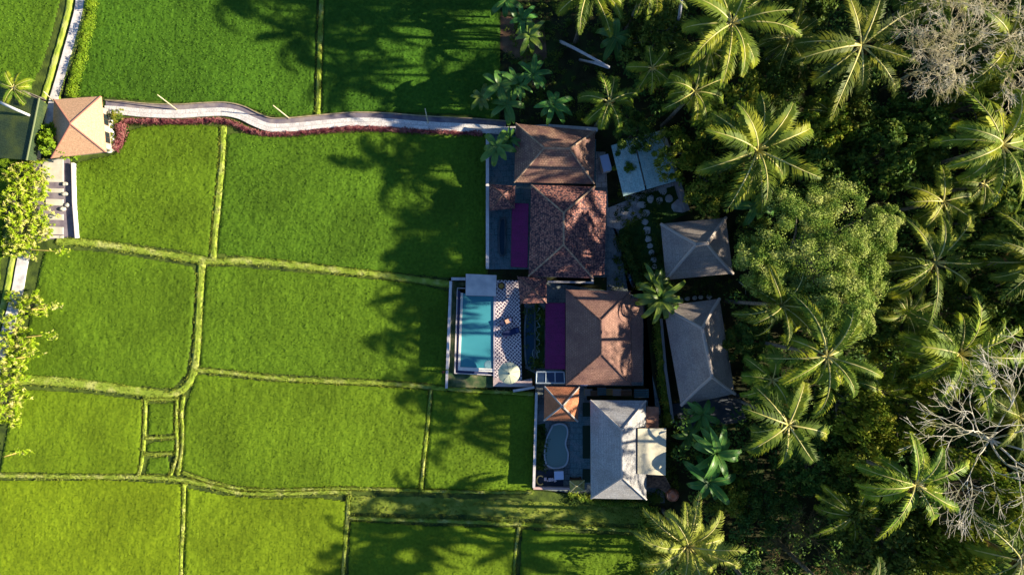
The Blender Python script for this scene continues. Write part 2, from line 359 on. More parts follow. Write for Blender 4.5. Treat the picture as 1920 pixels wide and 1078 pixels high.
FIELDS = [
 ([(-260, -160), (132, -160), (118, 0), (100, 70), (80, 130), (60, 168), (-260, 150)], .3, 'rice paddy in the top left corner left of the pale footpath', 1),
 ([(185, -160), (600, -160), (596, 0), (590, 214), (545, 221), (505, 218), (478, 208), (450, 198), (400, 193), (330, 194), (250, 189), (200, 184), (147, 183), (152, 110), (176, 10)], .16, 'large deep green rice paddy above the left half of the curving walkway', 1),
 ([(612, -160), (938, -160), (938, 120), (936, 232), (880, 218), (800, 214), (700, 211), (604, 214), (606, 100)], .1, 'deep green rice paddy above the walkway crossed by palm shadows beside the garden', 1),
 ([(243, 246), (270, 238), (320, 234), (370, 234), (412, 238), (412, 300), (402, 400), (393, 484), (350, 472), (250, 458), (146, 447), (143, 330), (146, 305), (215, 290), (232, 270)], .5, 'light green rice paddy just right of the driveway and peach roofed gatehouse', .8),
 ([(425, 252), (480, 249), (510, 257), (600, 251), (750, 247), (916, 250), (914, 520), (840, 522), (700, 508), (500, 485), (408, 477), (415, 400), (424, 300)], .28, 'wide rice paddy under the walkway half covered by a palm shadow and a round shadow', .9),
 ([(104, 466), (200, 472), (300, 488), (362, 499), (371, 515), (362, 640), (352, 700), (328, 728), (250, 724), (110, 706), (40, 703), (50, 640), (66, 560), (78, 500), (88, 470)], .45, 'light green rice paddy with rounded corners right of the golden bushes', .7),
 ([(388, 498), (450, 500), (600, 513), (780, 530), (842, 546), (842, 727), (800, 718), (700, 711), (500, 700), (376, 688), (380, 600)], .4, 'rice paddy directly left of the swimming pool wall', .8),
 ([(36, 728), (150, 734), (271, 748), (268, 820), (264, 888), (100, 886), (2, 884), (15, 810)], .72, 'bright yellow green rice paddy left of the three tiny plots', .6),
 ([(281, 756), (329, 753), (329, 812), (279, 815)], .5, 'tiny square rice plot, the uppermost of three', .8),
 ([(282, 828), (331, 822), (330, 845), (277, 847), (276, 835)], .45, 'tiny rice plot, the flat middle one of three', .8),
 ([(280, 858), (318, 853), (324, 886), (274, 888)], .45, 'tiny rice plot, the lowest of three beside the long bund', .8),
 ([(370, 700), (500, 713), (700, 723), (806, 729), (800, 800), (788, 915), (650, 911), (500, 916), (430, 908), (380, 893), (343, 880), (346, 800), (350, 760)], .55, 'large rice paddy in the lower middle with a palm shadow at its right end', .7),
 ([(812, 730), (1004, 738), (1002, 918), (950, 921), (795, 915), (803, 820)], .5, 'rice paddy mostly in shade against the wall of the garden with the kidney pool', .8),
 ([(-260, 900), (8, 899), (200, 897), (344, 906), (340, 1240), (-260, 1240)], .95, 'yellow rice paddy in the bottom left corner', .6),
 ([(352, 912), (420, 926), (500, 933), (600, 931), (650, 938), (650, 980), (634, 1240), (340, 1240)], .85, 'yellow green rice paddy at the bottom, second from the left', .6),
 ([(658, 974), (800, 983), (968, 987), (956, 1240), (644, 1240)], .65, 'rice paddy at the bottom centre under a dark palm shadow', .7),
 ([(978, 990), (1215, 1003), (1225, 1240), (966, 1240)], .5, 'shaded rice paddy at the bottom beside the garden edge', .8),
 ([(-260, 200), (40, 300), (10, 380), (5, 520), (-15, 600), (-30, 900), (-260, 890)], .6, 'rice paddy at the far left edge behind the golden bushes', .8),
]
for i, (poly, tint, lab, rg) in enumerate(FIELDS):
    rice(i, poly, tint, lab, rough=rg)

# grassy bunds
def bund(pts, wpx, label, m=None, h=0.34, name='grass_bund'):
    line = wl(smoothline(pts, 5)); n = len(line); W = wpx * S / 2 * .68
    cr = [(-1.2, .45), (-1, .7), (-.7, .92), (-.35, 1.0), (0, .93), (.35, 1.0), (.7, .92), (1, .7), (1.2, .45)]
    wv = np.array([W * (1 + .28 * (vnoise(np.array([p[0]]), np.array([p[1]]), 1.1)[0] - .5)) for p in line])
    V = []; k = len(cr)
    for f, z in cr:
        a = offs(line, wv * f); zz = h * z + (rng.random(n) - .5) * .05 + 0.01
        V.append(np.column_stack([a + (rng.random(a.shape) - .5) * .07, np.maximum(zz, .0)]))
    V = np.stack(V, 1).reshape(-1, 3)
    F = [(i * k + j, (i + 1) * k + j, (i + 1) * k + j + 1, i * k + j + 1) for i in range(n - 1) for j in range(k - 1)]
    c = V.mean(0); c[2] = 0; o = npobj(name, V - c, np.array(F)[:, ::-1], m or M_bund, loc=tuple(c), smooth=True)
    return tag(o, kind='structure')
BUNDS = [
 ([(606, -150), (604, 0), (600, 100), (597, 216)], 11), ([(420, 238), (418, 300), (408, 400), (400, 490)], 15),
 ([(110, 452), (180, 457), (260, 469), (340, 482), (400, 490), (480, 490), (600, 503), (700, 514), (790, 526), (845, 534)], 16),
 ([(380, 492), (377, 540), (374, 600), (370, 660), (362, 705), (345, 728), (325, 738)], 17),
 ([(20, 712), (60, 712), (150, 718), (240, 730), (300, 739), (335, 736)], 22),
 ([(366, 692), (430, 698), (520, 708), (620, 714), (700, 717), (770, 722), (838, 728)], 11), ([(838, 728), (900, 733), (1000, 738)], 10),
 ([(275, 742), (273, 800), (270, 850), (262, 890)], 8), ([(334, 745), (333, 800), (334, 850), (322, 890)], 7), ([(346, 742), (342, 775), (345, 810), (342, 850), (336, 888)], 8),
 ([(275, 820), (330, 818)], 7), ([(275, 850), (326, 849)], 7), ([(278, 748), (334, 747)], 7),
 ([(-250, 890), (0, 890), (120, 892), (250, 893), (325, 896), (390, 908), (450, 922), (520, 924), (600, 921), (660, 921)], 11),
 ([(347, 905), (345, 980), (341, 1060), (338, 1240)], 8), ([(655, 925), (652, 970), (645, 1050), (636, 1240)], 10),
 ([(808, 730), (802, 800), (794, 870), (790, 918)], 8), ([(973, 985), (965, 1050), (958, 1240)], 8),
 ([(655, 969), (750, 973), (850, 976), (970, 981), (1100, 988), (1215, 994)], 9),
 ([(345, 885), (400, 903), (450, 914), (520, 917), (640, 914), (780, 918), (900, 921), (1000, 921)], 7),
 ([(-10, 500), (-20, 600), (-30, 880)], 14),
]
for p, wpx in BUNDS: bund(p, wpx, '')
lane = bund([(650, 944), (750, 946), (850, 948), (1000, 955), (1100, 960), (1215, 968)], 42, '', M_lane, h=.25, name='grass_lane')
# small tussocks on the bunds
def tussocks():
    V = []; 
    for p, wpx in BUNDS + [([(650, 944), (1215, 968)], 40)]:
        line = wl(smoothline(p, 3)); W = wpx * S / 2
        for f in range(4):
            a = offs(line, rng.uniform(-.95, .95, len(line)) * W)
            for q in a:
                for _ in range(3):
                    th = rng.random() * 6.283; L = rng.uniform(.05, .16); x, y = q + (rng.random(2) - .5) * .25
                    dx, dy = math.cos(th), math.sin(th); z = .27
                    V += [(x - dy * .03, y + dx * .03, z), (x + dy * .03, y - dx * .03, z), (x + dx * L * .6, y + dy * L * .6, z + .1 + L * .3), (x + dx * L, y + dy * L, z + .08)]
    V = np.array(V); F = np.arange(len(V)).reshape(-1, 4)
    o = npobj('grass_tussocks', V, F, mat('tussock grass', [(0.15, 0.2, 0.02), (0.3, 0.33, 0.05)], 2.0, trans=.15))
    tag(o, 'short pale grass tussocks along the bunds between the paddies', 'grass', kind='stuff')
tussocks()

# ------------------------------------------------------------------ walkways
WALK = [(196, 206), (230, 208), (270, 212), (330, 214), (380, 211), (420, 210), (450, 216), (475, 228), (505, 239), (545, 239), (600, 234), (660, 229), (720, 230), (800, 236), (880, 240), (948, 245)]
line = wl(smoothline(WALK, 5), .4)
M_slabs = tile_mat('pale walkway slabs', (0.62, 0.58, 0.57), (0.7, 0.66, 0.64), (0.34, 0.31, 0.3), tw=2.4, th=4, patch=(0.5, 0.46, 0.46), pscale=1.6, bump=.2, plo=.4, phi=.7)
mb = band(MB(), line, -.42, .42, 0, .42); tag(obj('walkway', mb, M_slabs), kind='structure')
mb = band(MB(), line, .42, .93, 0, .26); tag(obj('drain_channel', mb, M_chan), kind='structure')
mb = band(MB(), line, .93, 1.03, 0, .44); tag(obj('channel_kerb', mb, mat('earthy kerb', [(0.24, 0.2, 0.13), (0.4, 0.3, 0.2)], 2)), kind='structure')
for pts, wd in (([(165, -150), (150, 0), (140, 48), (126, 98), (112, 148), (100, 188), (90, 232)], .42),
                ([(48, 462), (40, 500), (32, 545), (18, 600), (4, 650), (-14, 710), (-30, 800)], .55)):
    line2 = wl(smoothline(pts, 5), .3); mb = band(MB(), line2, -wd, wd, 0, .32); tag(obj('footpath', mb, M_path), kind='structure')
    bund([(p[0] - 17, p[1]) for p in pts], 14, '', h=.3, name='grass_verge')
bund([(178, -150), (163, 0), (150, 60), (137, 110), (122, 150), (112, 186)], 10, '', h=.28, name='grass_verge')
line3 = wl(smoothline([(177, -140), (168, -20), (160, 35), (148, 85), (137, 115), (126, 150), (116, 184)], 5), .1)
mb = band(MB(), line3, -.2, .2, 0, .18); tag(obj('ditch', mb, mat('ditch mud', (0.008, 0.01, 0.008))), kind='structure')

# ------------------------------------------------------------------ leaf clouds
def quads(cen, nrm, L, W, tw=None):
    """rhombus leaves centred at cen with normals nrm"""
    n = len(cen); nrm = nrm / np.maximum(np.linalg.norm(nrm, axis=1), 1e-6)[:, None]
    r = rng.normal(size=(n, 3)); u = np.cross(nrm, r); u /= np.maximum(np.linalg.norm(u, axis=1), 1e-6)[:, None]; v = np.cross(nrm, u)
    L = (L * rng.uniform(.7, 1.3, n) / 2)[:, None]; W = (W * rng.uniform(.7, 1.3, n) / 2)[:, None]
    V = np.stack([cen - u * L, cen - v * W, cen + u * L, cen + v * W], 1).reshape(-1, 3)
    return V, np.arange(n * 4).reshape(-1, 4)
def crown_cloud(Rx, Ry, H, z0, clumps, per, leaf=.28, seed=1, cr=.3, drop=.25, gap=0.0, asp=.62, ex=.35):
    """irregular foliage dome: clumps of leaves on an uneven shell"""
    q = np.random.default_rng(seed); cs = []
    for k in range(clumps):
        a = q.random() * 2 * math.pi; rr = math.sqrt(q.random()) ** .9; lob = 1 + .16 * math.sin(3 * a + seed) + .12 * math.sin(5 * a + 2 * seed) + .07 * math.sin(9 * a)
        if q.random() < gap: continue
        zt = math.sqrt(max(0, 1 - (rr * .93) ** 2)) + q.uniform(-drop, .1)
        cs.append((Rx * rr * lob * math.cos(a), Ry * rr * lob * math.sin(a), z0 + H * max(.05, zt), q.uniform(.55, 1.2) * cr))
    out = []; nr = []
    for (x, y, z, r) in cs:
        rad = r * (Rx + Ry) / 2; m = int(per * q.uniform(.6, 1.3))
        d = q.normal(size=(m, 3)); d /= np.linalg.norm(d, axis=1)[:, None]; d[:, 2] = np.abs(d[:, 2]) * 1.0 - .25
        rr = rad * (q.random(m)[:, None] ** ex)
        out.append(np.array([x, y, z]) + d * rr * np.array([1, 1, .75])); nr.append(d + q.normal(size=(m, 3)) * .55 + np.array([0, 0, .35]))
    return quads(np.concatenate(out), np.concatenate(nr), leaf, leaf * asp), cs

def limbs_mb(cs, h, r0, base=(0, 0, 0), n=5, k=12, fork=.45):
    mb = MB(); q = random.Random(len(cs)); f = Vector((base[0] * .5, base[1] * .5, h * fork))
    mb.tube([Vector(base), Vector(base) * .6 + Vector((0, 0, h * fork * .5)), f], [r0, r0 * .8, r0 * .65], 8)
    for c in (q.sample(cs, min(k, len(cs)))):
        e = Vector(c[:3]); mid = f.lerp(e, .5) + Vector((q.uniform(-.4, .4), q.uniform(-.4, .4), .5))
        mb.tube([f, f.lerp(mid, .5), mid, e], [r0 * .45, r0 * .36, r0 * .25, r0 * .08], n)
    return mb

PROTO = {}
def proto(key, builder):
    if key not in PROTO: PROTO[key] = builder()
    return PROTO[key]
def spawn(key, builder, name, label, cat, loc, rz=0.0, sc=1.0, group=None):
    """builder() gives [(part name, mesh)]; each thing gets its own part objects that share the mesh data"""
    parts = proto(key, builder)
    r = bpy.data.objects.new(name, None); C.objects.link(r); r.location = loc; r.rotation_euler = (0, 0, rz)
    r.scale = (sc, sc, sc) if not isinstance(sc, tuple) else sc
    tag(r, label, cat, group)
    for pn, me in parts:
        c = bpy.data.objects.new(pn, me); C.objects.link(c); c.parent = r
    return r
def mesh_np(name, V, F, m, smooth=False):
    o = npobj(name, V, F, m, smooth=smooth); me = o.data; bpy.data.objects.remove(o); return me
def mesh_mb(name, mb, m, smooth=False):
    o = obj(name, mb, m, local=True, smooth=smooth); me = o.data; bpy.data.objects.remove(o); return me

# ------------------------------------------------------------------ palms
def frond(az, el0, L, seed, leaflen=.95, dens=46, droop=1.0, ragged=0.1, twist=0.0):
    """one pinnate frond from the origin; returns leaflet quads and the rib path"""
    q = np.random.default_rng(seed); n = 14; p = np.zeros(3); pts = [p.copy()]; el = el0
    for i in range(n):
        el -= droop * (1.15 + .5 * i / n) * (1.0 / n) * 1.15
        az2 = az + twist * (i / n) ** 2
        p = p + L / n * np.array([math.cos(el) * math.cos(az2), math.cos(el) * math.sin(az2), math.sin(el)]); pts.append(p.copy())
    pts = np.array(pts); T = np.gradient(pts, axis=0); T /= np.linalg.norm(T, axis=1)[:, None]
    t = np.linspace(.16, .995, dens); roll = q.normal() * .35
    V = []
    for side in (-1, 1):
        for tt in t:
            if q.random() < ragged: continue
            f = tt * n; i = min(int(f), n - 1); c = pts[i] * (1 - f + i) + pts[i + 1] * (f - i); tg = T[i]
            sd = np.cross(tg, [0, 0, 1.0]); sd /= np.linalg.norm(sd) + 1e-9; up = np.cross(sd, tg)
            sd, up = sd * math.cos(roll) + up * math.sin(roll), up * math.cos(roll) - sd * math.sin(roll)
            ln = leaflen * (math.sin(math.pi * min(1, (tt * .88 + .1))) ** .6) * q.uniform(.72, 1.12)
            fw = .45 + .55 * tt; d = sd * side * 1.0 + tg * fw + up * .22; d /= np.linalg.norm(d)
            mid = c + d * ln * .5; d2 = d + np.array([0, 0, -q.uniform(.5, 1.25)]) + tg * q.uniform(.0, .35); d2 /= np.linalg.norm(d2); end = mid + d2 * ln * .5
            wv = tg * (.05 + .02 * q.random())
            V += [c - wv * .5, c + wv * .5, mid + wv * .7, mid - wv * .7, mid - wv * .7, mid + wv * .7, end + wv * .12, end - wv * .12]
    return np.array(V), pts
def palm_builder(seed, nf=17, L=4.6, h=15.0, lean=(0, 0), m=None, leaflen=.95, el=(1.2, -.25), dens=46, droop=1.0, trunk_r=.17):
    def b():
        q = random.Random(seed); Vs = []; rib = MB()
        for i in range(nf):
            u = i / nf; az = i * 2.39996 + q.uniform(-.25, .25); e0 = el[0] + (el[1] - el[0]) * u + q.uniform(-.12, .12)
            LL = L * (0.72 + .3 * math.sin(math.pi * min(1, u + .25))) * q.uniform(.85, 1.12)
            V, pts = frond(az, e0, LL, seed * 100 + i, leaflen * q.uniform(.85, 1.1), dens, droop * q.uniform(.8, 1.25), ragged=q.choice((.03, .08, .15, .3)), twist=q.uniform(-.6, .6))
            Vs.append(V); rib.tube([Vector(p) + Vector((0, 0, .015)) for p in pts[::2]] , [.085, .075, .065, .055, .045, .035, .022, .012][:len(pts[::2])], 4)
        V = np.concatenate(Vs) + np.array([lean[0], lean[1], h]); F = np.arange(len(V)).reshape(-1, 4)
        for i, v in enumerate(rib.v): rib.v[i] = (v[0] + lean[0], v[1] + lean[1], v[2] + h)
        DV = []; 
        for i in range(q.choice((2, 3))):
            v, pts = frond(q.uniform(0, 6.28), q.uniform(-.5, -.2), L * q.uniform(.6, .85), seed * 77 + i, leaflen * .7, 34, 1.5, ragged=.35); DV.append(v + np.array([lean[0], lean[1], h - .15]))
        DV = np.concatenate(DV); tr = MB(); k = 14; path = []; rad = []
        for i in range(k + 1):
            t = i / k; path.append((lean[0] * t * t, lean[1] * t * t, h * t)); rad.append(trunk_r * (1.5 - .75 * t if t < .12 else 1.12 - .3 * t) * (1 + .03 * (i % 2)))
        rad[-1] = trunk_r * 1.5; tr.tube(path, rad, 9)
        nut = MB()
        for i in range(7):
            a = i * .9; rr = .26; nut.lathe((lean[0] + rr * math.cos(a), lean[1] + rr * math.sin(a), h - .32 - .1 * (i % 2)), [(0.02, -.13), (.1, -.07), (.13, 0), (.1, .09), (.03, .14)], 8)
        return [('dry_fronds', mesh_np('dry_fronds', DV, np.arange(len(DV)).reshape(-1, 4), mat('dry brown frond', [(0.16, 0.1, 0.03), (0.3, 0.2, 0.07)], 1.5, trans=.15))), ('crown', mesh_np('palm_crown', V, F, m or M_frond)), ('frond_ribs', mesh_mb('palm_ribs', rib, M_rib if m is None else M_rib, True)),
                ('trunk', mesh_mb('palm_trunk', tr, M_bark, True)), ('coconut_cluster', mesh_mb('palm_nuts', nut, mat('green coconut', (0.16, 0.15, 0.03)), True))]
    return b
PK = {
 'a': palm_builder(1, 17, 4.9, 1, dens=66), 'b': palm_builder(2, 15, 5.1, 1, el=(1.0, -.3), dens=66), 'c': palm_builder(3, 19, 4.7, 1, el=(1.25, -.1), dens=64, leaflen=1.05),
 'd': palm_builder(4, 13, 4.6, 1, el=(.9, -.35), dens=58, leaflen=1.1, droop=1.15), 'e': palm_builder(5, 24, 4.8, 1, el=(1.3, .0), dens=60, m=M_pale, leaflen=.9),
}
def palm(px, py, h, rpx, key, label, rz=None, lean=(0, 0), group='coconut palms in the garden', mm=None):
    """crown seen at px,py; crown radius in photo pixels; every palm has its own trunk height"""
    rad = rpx * S * (CAMZ - h) / CAMZ; sc = rad / 4.15
    c = P(px, py, h); parts = proto('palm_' + key, PK[key])
    zv = .7 + .6 * ((px * 7.3 + py * 3.1) % 1.0)
    if rz is None: rz = rnd.uniform(0, 6.28)
    r = bpy.data.objects.new('palm_tree', None); C.objects.link(r); r.location = (c.x - lean[0], c.y - lean[1], 0)
    tag(r, label, 'palm tree', group)
    for pn, me in parts:
        if pn == 'trunk': continue
        o = bpy.data.objects.new(pn, me); C.objects.link(o); o.parent = r
        o.location = (lean[0], lean[1], h - sc * zv); o.rotation_euler = (0, 0, rz); o.scale = (sc, sc, sc * zv)
    tr = MB(); k = 12; path = []; rad_ = []
    for i in range(k + 1):
        t = i / k; path.append((lean[0] * t ** 1.6, lean[1] * t ** 1.6, (h + .05) * t)); rad_.append(.17 * (1.6 - 3 * t if t < .12 else 1.15 - .3 * t))
    tr.tube(path, rad_, 8); o = obj('trunk', tr, M_bark, local=True, smooth=True); o.parent = r
    return r

PALMS = [
 (1372, 45, 16, 108, 'a', 'large sunlit yellow palm at the top, third from the left among the upper palms', 0.3),
 (1615, 85, 16, 118, 'b', 'big dark green palm at the top just left of the silvery bare tree', 1.1),
 (1420, 283, 14.3, 116, 'c', 'sunlit palm with long fronds above the round sage tree', 2.2),
 (1302, 172, 12.5, 72, 'd', 'smaller dim palm between the teal shed and the large yellow palm', .5),
 (1142, 192, 9.5, 66, 'd', 'small ragged yellow palm just right of the upper brown roof corner', 2.0),
 (1105, -22, 13, 88, 'a', 'palm cut by the top edge above the bare soil garden', .9),
 (1878, 272, 17, 118, 'b', 'palm at the right edge below the silvery bare tree', 2.7),
 (1768, 378, 13, 80, 'd', 'twisted palm between the right edge palm and the round sage tree', 3.3),
 (1752, 492, 14, 102, 'b', 'dark spreading palm touching the right side of the round sage tree', 1.4),
 (1945, 490, 16, 112, 'c', 'palm half out of the right edge at mid height', .2),
 (1465, 572, 14.5, 80, 'a', 'small bright palm under the lower left side of the sage tree', 3.8),
 (1550, 668, 16.8, 102, 'b', 'wide dark palm below the sage tree', 5.1),
 (1448, 712, 7, 72, 'd', 'low dim palm right of the lower grey roof', .6),
 (1797, 664, 13, 118, 'c', 'tall palm with broad grey green fronds above the white bare branches', 4.2),
 (1478, 796, 15, 104, 'd', 'yellow palm with a few broad fronds below the lower grey roof', 2.9),
 (1716, 908, 17, 100, 'b', 'dim palm left of the white bare branches at the lower right', .9),
 (1288, 1022, 10, 97, 'e', 'pale dense palm at the bottom near the copper pot', 1.9),
 (1915, 1050, 15, 110, 'b', 'palm in the bottom right corner', 5.5),
 (1908, 780, 14, 78, 'a', 'yellow palm at the right edge beside the white bare branches', 3.0),
 (1752, -25, 15, 92, 'c', 'palm at the top edge behind the silvery bare tree', 1.2),
 (1890, 75, 15, 112, 'a', 'palm in the top right corner mixed with bare branches', 4.4),
 (1222, 128, 8, 56, 'd', 'faint small palm under the large yellow palm at the top', 4.8),
 (1218, -40, 12, 70, 'b', 'palm at the top edge above the faint small palm', 2.4),
 (1330, 95, 9, 62, 'b', 'dim young palm tucked under the left side of the large yellow palm', 1.3), (1480, 75, 10, 64, 'c', 'young palm in the gap between the large yellow palm and the big dark one', .7),
 (1845, 345, 10, 66, 'd', 'low palm just above the half cut right edge palm', 2.2), (1655, 735, 10, 62, 'c', 'young palm between the wide dark palm and the tall grey green palm', 4.0),
 (1600, 965, 9, 70, 'b', 'dim palm in the dark gap at the bottom right of the garden', .4), (1700, 590, 10, 60, 'a', 'young palm right under the dark spreading palm', 5.0), (1560, 215, 9, 60, 'd', 'young palm below the left fronds of the big dark palm', 3.1),
 (25, 165, 4.5, 42, 'd', 'small yellow palm beside the mossy roof at the left edge', 5.9),
]
for (px, py, h, r_, key, lab, rz) in PALMS: palm(px, py, h, r_, key, lab, rz)
# palms standing outside the picture whose shadows cross the paddies and garden
OFFP = [(1290, -110, 15, 100, 'b'), (1180, -175, 17, 110, 'a'), (1420, -150, 17, 110, 'c'), (1560, -120, 16, 110, 'b'), (1700, -200, 16, 110, 'a'), (1010, -180, 14, 100, 'b'),
        (1470, 1180, 17, 115, 'b'), (1610, 1160, 17, 110, 'a'), (1400, 1270, 16, 110, 'c'), (1780, 1190, 16, 110, 'b'), (1300, 1230, 13, 100, 'c')]
for i in range(15):
    OFFP.append((2050 + 95 * (i % 5) + 40 * ((i // 5) % 2), -60 + 245 * (i // 5) + 50 * (i % 3), 14 + (i * 7 % 5), 112, 'abcde'[i % 4]))
for (px, py, h, r_, key) in OFFP:
    palm(px, py, h, r_, key, 'coconut palm standing outside the edge of the photo', group='palms beyond the picture edge')

# ------------------------------------------------------------------ broad leaved trees and shrubs
def tree_builder(seed, Rr, H, z0, clumps, per, leaf, m, h, r0=.16, cr=.3, gap=0.0, limbs=12, drop=.25, asp=.62):
    def b():
        (V, F), cs = crown_cloud(Rr, Rr, H, z0, clumps, per, leaf, seed, cr, drop, gap, asp)
        return [('crown', mesh_np('tree_crown', V, F, m)), ('trunk', mesh_mb('tree_limbs', limbs_mb(cs, h, r0, k=limbs), M_bark, True))]
    return b
TK = {
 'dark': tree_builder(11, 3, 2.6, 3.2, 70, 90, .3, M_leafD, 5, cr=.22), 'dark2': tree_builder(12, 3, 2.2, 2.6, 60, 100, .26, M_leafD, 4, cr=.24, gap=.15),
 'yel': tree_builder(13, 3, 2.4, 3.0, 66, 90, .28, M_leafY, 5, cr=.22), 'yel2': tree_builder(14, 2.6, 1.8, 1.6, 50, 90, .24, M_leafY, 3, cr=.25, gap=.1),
 'sun': tree_builder(15, 2.0, 1.5, .8, 130, 11, .6, M_sun, 2.2, cr=.15, r0=.05, gap=.35, asp=.22, drop=.5, limbs=16), 'hed': tree_builder(16, 1.0, .8, .5, 26, 70, .17, M_hedge, 1, cr=.34, r0=.05),
 'red': tree_builder(17, .6, .5, .3, 16, 40, .14, M_red, .6, cr=.4, r0=.03, limbs=5),
}
def tree(px, py, h, rpx, key, label, cat='tree', name='leafy_tree', group=None, rz=None, zs=1.0):
    base = {'dark': (3, 5.5), 'dark2': (3, 4.6), 'yel': (3, 5.2), 'yel2': (2.6, 3.3), 'sun': (2.0, 2.6), 'hed': (1.0, 1.3), 'red': (.6, .8)}[key]
    rad = rpx * S * (CAMZ - h) / CAMZ; sc = rad / base[0]; sz = h / base[1]; c = P(px, py, h * .85)
    return spawn(key, TK[key], name, label, cat, (c.x, c.y, 0), rnd.uniform(0, 6.28) if rz is None else rz, (sc, sc, sz), group)
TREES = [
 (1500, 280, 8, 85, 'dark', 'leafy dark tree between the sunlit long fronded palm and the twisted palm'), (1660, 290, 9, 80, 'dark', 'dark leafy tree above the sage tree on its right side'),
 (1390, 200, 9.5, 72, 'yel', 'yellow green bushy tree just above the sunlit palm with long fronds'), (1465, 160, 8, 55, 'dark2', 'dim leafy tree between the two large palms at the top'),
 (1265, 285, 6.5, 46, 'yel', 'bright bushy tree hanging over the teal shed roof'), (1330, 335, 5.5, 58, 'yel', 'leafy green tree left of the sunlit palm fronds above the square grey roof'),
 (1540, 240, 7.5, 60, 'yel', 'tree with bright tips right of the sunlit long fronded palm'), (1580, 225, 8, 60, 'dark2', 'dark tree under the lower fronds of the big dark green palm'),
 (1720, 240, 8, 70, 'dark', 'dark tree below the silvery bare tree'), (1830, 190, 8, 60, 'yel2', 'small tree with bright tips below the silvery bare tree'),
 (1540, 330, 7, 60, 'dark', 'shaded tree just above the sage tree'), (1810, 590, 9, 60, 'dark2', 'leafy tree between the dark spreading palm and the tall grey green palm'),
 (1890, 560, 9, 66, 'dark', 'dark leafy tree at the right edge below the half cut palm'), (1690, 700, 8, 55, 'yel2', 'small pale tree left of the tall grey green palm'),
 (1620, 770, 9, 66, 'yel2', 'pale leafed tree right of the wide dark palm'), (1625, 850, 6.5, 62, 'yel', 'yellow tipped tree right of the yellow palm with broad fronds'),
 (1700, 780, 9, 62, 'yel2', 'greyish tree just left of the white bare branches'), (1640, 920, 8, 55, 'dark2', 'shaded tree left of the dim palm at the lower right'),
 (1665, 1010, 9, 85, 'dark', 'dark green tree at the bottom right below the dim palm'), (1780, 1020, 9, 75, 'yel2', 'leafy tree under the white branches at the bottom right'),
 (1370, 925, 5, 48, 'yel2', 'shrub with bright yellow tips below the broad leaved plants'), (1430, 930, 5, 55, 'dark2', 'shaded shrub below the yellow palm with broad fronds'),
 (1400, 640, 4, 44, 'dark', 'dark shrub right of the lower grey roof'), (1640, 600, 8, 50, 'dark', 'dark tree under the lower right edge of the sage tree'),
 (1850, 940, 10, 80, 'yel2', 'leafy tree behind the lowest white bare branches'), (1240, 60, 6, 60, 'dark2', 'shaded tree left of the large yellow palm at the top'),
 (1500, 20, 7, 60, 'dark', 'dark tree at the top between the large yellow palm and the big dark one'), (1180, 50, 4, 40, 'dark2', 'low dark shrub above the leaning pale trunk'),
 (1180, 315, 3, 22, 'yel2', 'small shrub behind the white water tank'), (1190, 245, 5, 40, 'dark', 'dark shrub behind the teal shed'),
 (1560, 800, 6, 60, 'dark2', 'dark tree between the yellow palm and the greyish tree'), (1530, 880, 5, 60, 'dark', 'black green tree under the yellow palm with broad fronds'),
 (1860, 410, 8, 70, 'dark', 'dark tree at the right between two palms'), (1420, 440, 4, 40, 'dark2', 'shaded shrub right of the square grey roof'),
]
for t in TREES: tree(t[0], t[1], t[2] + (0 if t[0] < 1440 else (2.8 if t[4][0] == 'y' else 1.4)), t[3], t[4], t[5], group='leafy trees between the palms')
for i in range(22):
    tree(2010 + 120 * (i % 4) + 30 * (i // 4 % 2), -100 + 230 * (i // 4) + 40 * (i % 2), 8 + i % 3, 105, ('dark', 'yel')[i % 2], 'leafy tree standing outside the edge of the photo', group='trees beyond the picture edge')

# the big round sage tree
def big_sage():
    h = 19; c = P(1562, 476, h * .9); root = thing('sage_tree', 'big round sage green tree with fine foliage in the middle of the palms', 'tree', (c.x, c.y, 0))
    V = []; allc = []
    k = S * (CAMZ - h) / CAMZ
    lobes = [(1500, 420, 78), (1590, 410, 80), (1655, 440, 52), (1550, 480, 80), (1440, 490, 55), (1480, 520, 50), (1570, 560, 58), (1610, 520, 55), (1640, 500, 50), (1600, 590, 40), (1530, 380, 55), (1680, 400, 36), (1420, 470, 40)]
    for i, (x, y, r_) in enumerate(lobes):
        q = P(x + 16, y + 8, h * .9); rr = r_ * k * .9
        (v, f), cs = crown_cloud(rr, rr, rr * .85, h * (.82 if y > 530 else .73), 46, 210, .165, 40 + i, .36, .35, .05, ex=.8)
        V.append(v + np.array([q.x - c.x, q.y - c.y, 0])); allc += [(a + q.x - c.x, b + q.y - c.y, z, 0) for a, b, z, _ in cs[:5]]
    V = np.concatenate(V); npobj('crown', V, np.arange(len(V)).reshape(-1, 4), M_sage, root)
    o = obj('trunk', limbs_mb(allc, h, .38, k=30, n=6), M_bark, local=True, smooth=True); o.parent = root
    tw = MB()
    for a, b in (((1595, 400), (1640, 465)), ((1625, 470), (1650, 485)), ((1525, 525), (1540, 555)), ((1640, 440), (1680, 410))):
        A = P(*a, h * .98); B = P(*b, h * .95); tw.tube([A - c, (A + B) / 2 - c + Vector((.2, .1, .3)), B - c], [.05, .04, .02], 5)
    o = obj('bare_twig', tw, M_bleach, local=True); o.parent = root
big_sage()

